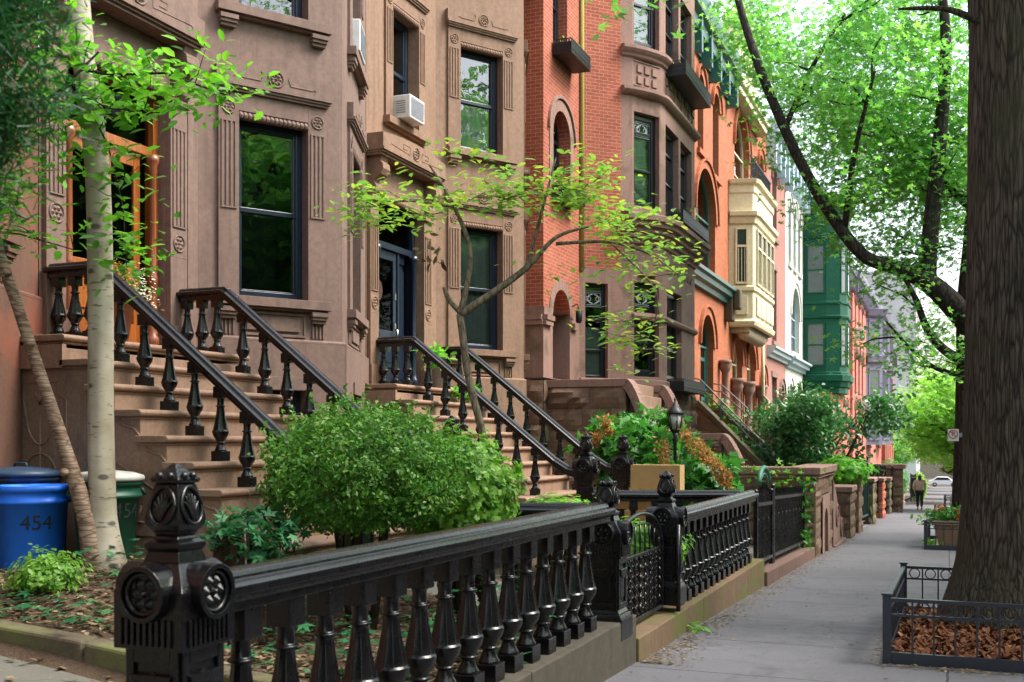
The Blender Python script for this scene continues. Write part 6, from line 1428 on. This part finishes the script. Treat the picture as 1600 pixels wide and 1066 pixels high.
for (y,h,mt,l), lb in zip(((28.6,1.30,ROCK,1.4),(31.3,1.52,ROCK,1.2),(37.2,1.50,OLIVE,1.6),(42.6,1.5,BRICK_RED,1.4),(47.6,1.5,OLIVE,1.2),(56.2,1.5,ROCK,1),(62,1.5,BROWN,1)), LAB): pier(lb, y, h, .75, -2.35, mt, l)
spear('dark green iron gate between two stone piers', 'iron_gate', 'gate', 32.6, 37.1, 1.9, -2.5, .3, mat=paint('dark_teal_iron', (.008,.05,.05), .5), spikes=False)
spear('black iron gate before the red stone pier', 'iron_gate', 'gate', 38.9, 42.5, 1.7, -2.5, .3)
spear('black iron gate after the red stone pier', 'iron_gate', 'gate', 44.1, 47.5, 1.7, -2.5, .3)
spear('black iron fence panel in front of the tall dark wall', 'iron_fence', 'fence', 48.9, 55.5, 1.7, -2.3, .3)
spear('far black iron fence beyond the walking woman', 'iron_fence', 'fence', 63.2, 72, 1.4, -2.0, .4)
t = thing('garden_wall', 'tall dark brown stone wall with a flat cap, near the walking woman', 'wall', (-3,50,-1.5)); m = MB(); m.at(-6.2,50,90).rock(0,4.3,-1.7,.36,5,.9,.06,seed=77); m.T = None; m.box(-6.2,-1.92,50.01,50.6,-1.7,.36); m.obj('rock_face', ROCK, t); m = MB(); m.box(-6.3,-1.8,49.9,50.7,.361,.56); m.obj('cap', BROWN, t, bevel=.02)
# mossy stoop walls of the two orange houses, with their rails
def slopewall(label, Y, xt, zt, xb, zb, w=.45):
    t = thing('stoop_wall', label, 'wall', ((xt+xb)/2,Y,gz(Y)), 'mossy sloping stoop walls')
    m = MB(); m.add([(x,y,z) for y in (Y,Y+w) for x, z in ((-7.3,zt-.2),(xt,zt-.2),(xb,zb-.2),(xb,-1.2),(-7.3,-1.2))], [(0,1,2,3,4),(9,8,7,6,5)]+[(i,5+i,5+(i+1)%5,(i+1)%5) for i in range(5)]); m.obj('side', ROCK, t)
    c = MB(); c.sweep([(-.06,-.2),(w+.06,-.2),(w+.06,.0),(-.06,.0)], [(-7.3,Y+w,zt),(xt,Y+w,zt),(xb,Y+w,zb),(xb+.3,Y+w,zb-.03)]); c.obj('coping', OLIVE, t, bevel=.02)
    r = MB(); q = w/2
    for dz in (.42,.2): r.tube([(xt-.3,Y+q,zt+dz+.25),(xt,Y+q,zt+dz+.2),(xb,Y+q,zb+dz+.1)], .022, 6)
    for k in range(5): x = xt+(xb-xt)*k/4; z = zt+(zb-zt)*k/4; r.tube([(x,Y+q,z-.02),(x,Y+q,z+.62)], .02, 6)
    r.obj('rail', paint('grey_rail', (.10,.12,.14), .4), t)
slopewall('first mossy sloping stoop wall, of the orange house with green door', 31.2, -6.75, 2.75, -4.4, .42)
slopewall('second mossy sloping stoop wall behind the first', 33.6, -6.6, 2.7, -3.9, .3)
slopewall('far sloping stoop wall behind the glossy shrub', 43.5, -6.6, 2.0, -3.2, -.6); slopewall('last sloping stoop wall with grey rails above the green gate', 47.2, -6.6, 2.0, -3.0, -.8)
t = thing('front_stoop', 'shaded stone steps between the two mossy sloping walls', 'stoop', (-5.6,32.6,-1), 'brownstone stoops')
for k in range(13): m = MB(); z = 2.45-.22*k; m.box(-7.3 if k == 0 else -6.8+.22*(k-1), -6.78+.22*k, 31.7, 33.55, z-.5, z); m.obj('step', OLIVE, t)
# ------------------------------------------------------------------ kerbside: guards, planter, sign, mulch
def guard(label, x0, x1, y0, y1, h=.56, rings=True, group='low iron tree guards'):
    t = thing('tree_guard', label, 'tree guard', (x0,y0,gz(y0)), group)
    for x in (x0,x1):
        for y in (y0,y1): p = MB(); z = gz(y); p.box(x-.035,x+.035,y-.035,y+.035,z-.05,z+h+.02); p.box(x-.045,x+.045,y-.045,y+.045,z+h+.021,z+h+.04); p.obj('post', NAVYI, t, bevel=.004)
    for (ax,ay),(bx,by) in (((x0,y0),(x1,y0)),((x0,y1),(x1,y1)),((x0,y0),(x0,y1)),((x1,y0),(x1,y1))):
        L = math.hypot(bx-ax,by-ay)-.07; m = MB(); sx, sy = (bx-ax)/(L+.07), (by-ay)/(L+.07); flat = abs(sy) < .5
        m.T = lambda u, w, z: (ax+sx*(u+.035)-sy*w, ay+sy*(u+.035)+sx*w, z+gz(ay+sy*(u+.035)))
        m.box(0,L,-.022,.022,h-.03,h); m.box(0,L,-.012,.012,h-.155,h-.135); m.box(0,L,-.015,.015,.0,.10)
        n = max(2, round(L/.166)); d = L/n
        for i in range(n):
            u = d*(i+.5)
            if rings: m.tube([(u+.055*cos(a),0,h-.083+.055*sin(a)) for a in lin(0,2*pi,17)], .007, 5, cap=False)
            else: m.tube([(u-d/2+d*k/8*1.0,0,h-.06-.12*(1-sin(pi*k/8))) for k in range(9)], .008, 5)
            if i: m.box(d*i-.008,d*i+.008,-.008,.008,.1,h-.03)
        m.obj('panel', NAVYI, t)
    return t
NAVYI = paint('blue_black_iron', (.018,.022,.036), .32, .2, .2, .1, 14, .6)
guard('low iron guard with a row of rings round the big oak', -.50, 1.75, 9.78, 13.35)
guard('low iron guard with hoops round the flower planter', -.50, 1.75, 25.3, 29.3, .60, False)
guard('small iron tree guard far along beyond the planter', -.2, 1.6, 45, 48.2, .8, False)
def mulch(name, x0, x1, y0, y1, n, mat, s, h):
    x = RNG.uniform(x0,x1,n); y = RNG.uniform(y0,y1,n); z = np.array([gz(b)+.02+h*(.35+.65*min(1,max(0,1-math.hypot(a-.6,b-(y0+y1)/2)/2))) for a,b in zip(x,y)])*1.0+RNG.uniform(0,.035,n); tag(leaf_mesh(name, np.stack([x,y,z],1), s, mat, shape='oval', up=.55, var=.6), kind='stuff')
bed = sheet('tree_pit', lin(-.46,1.7,8), lin(9.83,13.3,10), lambda x,y: gz(y)+.03+.05*max(0,1-math.hypot(x-.6,y-11.6)/2), stone('mulch_soil', (.10,.045,.026), .95, .4, 6, 40, .9, .02, streak=False)); bed['kind'] = 'structure'
mulch('bark_mulch', -.44, 1.68, 9.86, 13.28, 12000, L_MULCH, .065, .07)
sheet('planted_pit', lin(-.46,1.7,4), lin(25.35,29.25,4), lambda x,y: gz(y)+.02, stone('sandy_soil', (.30,.25,.18), .95, .3, 3, 30, .6, .01, streak=False))
pv = MB(); pv.box(.98,1.5,10.35,10.75,gz(10.5)+.06,gz(10.5)+.13); tag(pv.obj('paving_stone', stone('pale_paver', (.42,.40,.38), .8), bevel=.012), 'pale loose paving stone lying on the bark mulch', 'paving stone')
t = thing('flower_planter', 'tapered clay planter of red flowers inside the hooped guard', 'planter', (.0,26.3,gz(26.3))); z = gz(26.3)+.02; x, y = -.03, 26.2
m = MB(); m.stack(x,y,[(z,.40),(z+.5,.62),(z+.501,.70),(z+.60,.70)]); m.obj('tub', stone('clay_tub', (.27,.18,.12), .8), t, bevel=.02)
leaf_mesh('leaves', ellip((x,y,z+.72),(.52,.42,.24),420,.3), .12, L_HYD, t, 'oval', .4, droop=.3); leaf_mesh('red_flowers', clumps([(x+.2,y-.25,z+.78),(x+.27,y-.2,z+.7),(x-.2,y-.2,z+.86)],26,(.06,.06,.06)), .07, L_RED, t, 'kite', .5); leaf_mesh('trailing_leaves', clumps([(x-.35,y-.3,z+.1),(x-.2,y-.35,z+.02),(x-.45,y-.2,z+.6)],26,(.12,.1,.06)), .11, L_BRITE, t, 'oval', .4)
t = thing('parking_sign', 'small round no parking sign fixed to the second street tree', 'sign', (.12,27.3,1.7)); x, y, z = .06, 27.2, 1.72; an = 178
m = MB().at(x,y,90); m.prism([(-.12,z-.14),(.12,z-.14),(.12,z+.14),(-.12,z+.14)], 0, .012); m.obj('plate', WHITEM, t)
m = MB().at(x,y,90); m.tube([(.095*cos(a),.016,z+.02+.095*sin(a)) for a in lin(0,2*pi,25)], .011, 5, cap=False); m.tube([(-.065,.016,z+.085),(.065,.016,z-.045)], .009, 5); m.obj('ring', paint('sign_red', (.5,.03,.04), .5), t)
vs, fs = textmb('P', .15); m = MB().at(x,y,90); m.add([(vx,.014+vz,z+.02+vy) for vx,vy,vz in vs], [f for f in fs]); m.obj('letter', INK, t)
m = MB(); m.box(x-.05,x+.6,y+.02,y+.05,z-.05,z+.05); m.obj('bracket', GREYM, t)
# ------------------------------------------------------------------ the woman on the pavement
def skin(name, V, E_, mat, parent, org, sub=2):
    me = bpy.data.meshes.new(name); me.from_pydata([tuple(v[i]-org[i] for i in range(3)) for v in V], E_, []); me.materials.append(mat)
    o = bpy.data.objects.new(name, me); COL.objects.link(o); o.parent = parent; po = ORG[parent]; o.location = tuple(org[i]-po[i] for i in range(3)); ORG[o] = org
    sk = o.modifiers.new('skin','SKIN'); o.modifiers.new('sub','SUBSURF').render_levels = sub
    for i, v in enumerate(V): me.skin_vertices[0].data[i].radius = (v[3], v[4] if len(v) > 4 else v[3]); me.skin_vertices[0].data[i].use_root = (i == 0)
    for p in me.polygons: p.use_smooth = True
    sk.use_smooth_shade = True; return o
px, py = -1.33, 54.3; pz = gz(py)
t = thing('person', 'woman walking away in a pale pink jacket and black trousers', 'person', (px,py,pz)); g = (px,py,pz)
def W_(*v): return [(px+a[0],py+a[1],pz+a[2],*a[3:]) for a in v]
sk_ = paint('skin_tone', (.45,.25,.17), .55, bs=0)
V = W_((0,0,.92,.14,.11),(0,0,1.12,.125,.095),(0,.01,1.32,.16,.10),(0,.01,1.42,.06,.06),(0,.03,1.50,.055,.06),(0,.05,1.57,.082,.095),(0,.04,1.64,.06,.07),
 (-.18,0,1.36,.055),(-.25,-.04,1.10,.043),(-.24,.06,.88,.033),(.18,0,1.36,.055),(.24,.06,1.10,.043),(.21,.16,.90,.033),
 (-.09,0,.86,.095),(-.09,.12,.48,.06),(-.09,.06,.10,.042),(-.09,.17,.04,.035),(.09,0,.86,.095),(.09,-.06,.48,.06),(.09,-.24,.13,.042),(.09,-.14,.04,.035))
E1 = [(0,1),(1,2),(2,3),(3,4),(4,5),(5,6),(2,7),(7,8),(8,9),(2,10),(10,11),(11,12),(0,13),(13,14),(14,15),(15,16),(0,17),(17,18),(18,19),(19,20)]
k = len(V)
for (a, hx, hy, hz) in ((9,-.24,.07,.85),(12,.21,.18,.87)):
    for f in range(5):
        o_ = (f-2)*.017; L = (.055,.075,.085,.078,.06)[f]; V += W_((hx+(.02 if f == 0 else 0),hy+o_,hz-.03,.012),(hx+(.03 if f == 0 else 0),hy+o_*1.15,hz-.03-L*.6,.010),(hx+.004,hy+o_*1.1+.012,hz-.03-L,.008)); E1 += [(a,k),(k,k+1),(k+1,k+2)]; k += 3
skin('body', V, E1, sk_, t, g)
skin('jacket', W_((0,0,.86,.185,.15),(0,0,1.1,.165,.13),(0,.0,1.32,.19,.125),(0,.01,1.41,.085,.085),(-.2,0,1.35,.075),(-.26,-.04,1.10,.062),(-.25,.05,.92,.05),(.2,0,1.35,.075),(.25,.06,1.10,.062),(.22,.15,.94,.05)), [(0,1),(1,2),(2,3),(2,4),(4,5),(5,6),(2,7),(7,8),(8,9)], paint('pink_jacket', (.66,.46,.42), .8, bs=.3), t, g)
skin('trousers', W_((0,0,.90,.15,.125),(-.09,0,.84,.11),(-.09,.12,.48,.08),(-.09,.06,.13,.062),(.09,0,.84,.11),(.09,-.06,.48,.08),(.09,-.24,.16,.062)), [(0,1),(1,2),(2,3),(0,4),(4,5),(5,6)], paint('black_cloth', (.012,.012,.016), .9), t, g)
for q in (W_((-.09,.05,.05,.05),(-.09,.18,.035,.045)), W_((.09,-.25,.10,.05),(.09,-.13,.04,.045))): skin('shoe', q, [(0,1)], paint('tan_shoe', (.42,.27,.16), .6), t, g)
skin('hair', W_((0,-.01,1.62,.092,.10),(0,-.04,1.54,.09,.075),(0,-.06,1.44,.085,.055),(0,-.07,1.36,.05,.035)), [(0,1),(1,2),(2,3)], paint('brown_hair', (.06,.03,.018), .6, bs=.3, scale=40), t, g)
fm = MB(); fm.ball((px,py+.145,pz+1.56), .016, 8, 6)
for q in (-1,1): fm.ball((px+q*.032,py+.125,pz+1.585), .010, 8, 6); fm.ball((px+q*.085,py+.04,pz+1.565), .022, 8, 6)
fm.box(px-.025,px+.025,py+.125,py+.134,pz+1.52,pz+1.53); fm.obj('face_features', sk_, t)
# a car crossing the far end of the street
t = thing('parked_car', 'small white car at the far end of the street', 'car', (-.5,172,gz(172))); z = gz(172); m = MB().at(-3,172,90)
m.prism([(0,z+.3),(4.3,z+.3),(4.35,z+.75),(3.9,z+.95),(3.2,z+1.0),(2.7,z+1.45),(1.2,z+1.48),(.5,z+1.0),(.02,z+.9)], -1.7, 0); m.obj('body', paint('white_car_paint', (.6,.62,.64), .2, .5), t, bevel=.08, seg=3)
m = MB().at(-3,172,90); m.prism([(.75,z+1.0),(3.05,z+1.0),(2.65,z+1.38),(1.25,z+1.40)], .005, .02); m.obj('side_window', BLACKP, t)
for u in (.85,3.4):
    w = MB().at(-3,172,90); w.tube([(u,-.1,z+.33),(u,.06,z+.33)], .33, 18); wo_ = w.obj('wheel', INK, t); w = MB().at(-3,172,90); w.tube([(u,.061,z+.33),(u,.075,z+.33)], .18, 14); w.obj('hub_cap', GREYM, wo_)
# ------------------------------------------------------------------ houses across the street (they mirror in the windows and throw light back)
def opposite(label, y0, y1, ztop, mat, tr):
    t = thing('row_house', label, 'house', (20,(y0+y1)/2,gz(y0)), 'houses across the street'); L = y1-y0; fr = (20,y1,180,0)
    hs = [(u-.55,u+.55,z,z+2.1) for u in (1.4,L/2,L-1.4) for z in (1.6,5.2)]
    m = MB().at(*fr); m.wall(0,L,-1.5,ztop,hs,.25); m.T = None; m.add([(20,y0,-1.5),(20,y0,ztop),(30,y0,ztop),(30,y0,-1.5),(20,y1,-1.5),(20,y1,ztop),(30,y1,ztop),(30,y1,-1.5)], [(3,2,1,0),(4,5,6,7),(1,2,6,5)]); m.obj('wall', mat, t)
    for h in hs: sash(t, fr, NAVY, *h, depth=.15)
    c = MB().at(*fr); c.box(-.05,L+.05,.001,.5,ztop-.9,ztop); c.box(-.05,L+.05,.001,.7,ztop+.001,ztop+.2)
    for h in hs: c.box(h[0]-.15,h[1]+.15,.001,.12,h[3]+.01,h[3]+.3); c.box(h[0]-.15,h[1]+.15,.001,.15,h[2]-.2,h[2]-.01)
    c.obj('cornice', tr, t)
opposite('brown house across the street, seen only mirrored in the bay windows', -18, 4.5, 12.5, H2C, BROWN)
opposite('salmon brick house across the street opposite the birch, seen only mirrored', 4.6, 15, 13, PINK, BROWN)
opposite('cream house across the street opposite the tan house, seen only mirrored', 15.1, 26, 12, CREAM, PALEBLUE)
opposite('orange brick house across the street beyond the cream one, seen only mirrored', 26.1, 40, 16, BRICK_OR, BROWN)
opposite('second brown house across the street, furthest along, seen only mirrored', 40.1, 62, 16, H1C, BROWN)
rowhouse('unseen plain brown house added to the row to block light from behind', -20, 1.6, -7.6, 11.3, H0C, [(3,3.2,1.1,2.2,0,None),(7,3.2,1.1,2.2,0,None)], cornice=(BROWN,1.0))  # out of view; added to block sky light coming from behind the camera
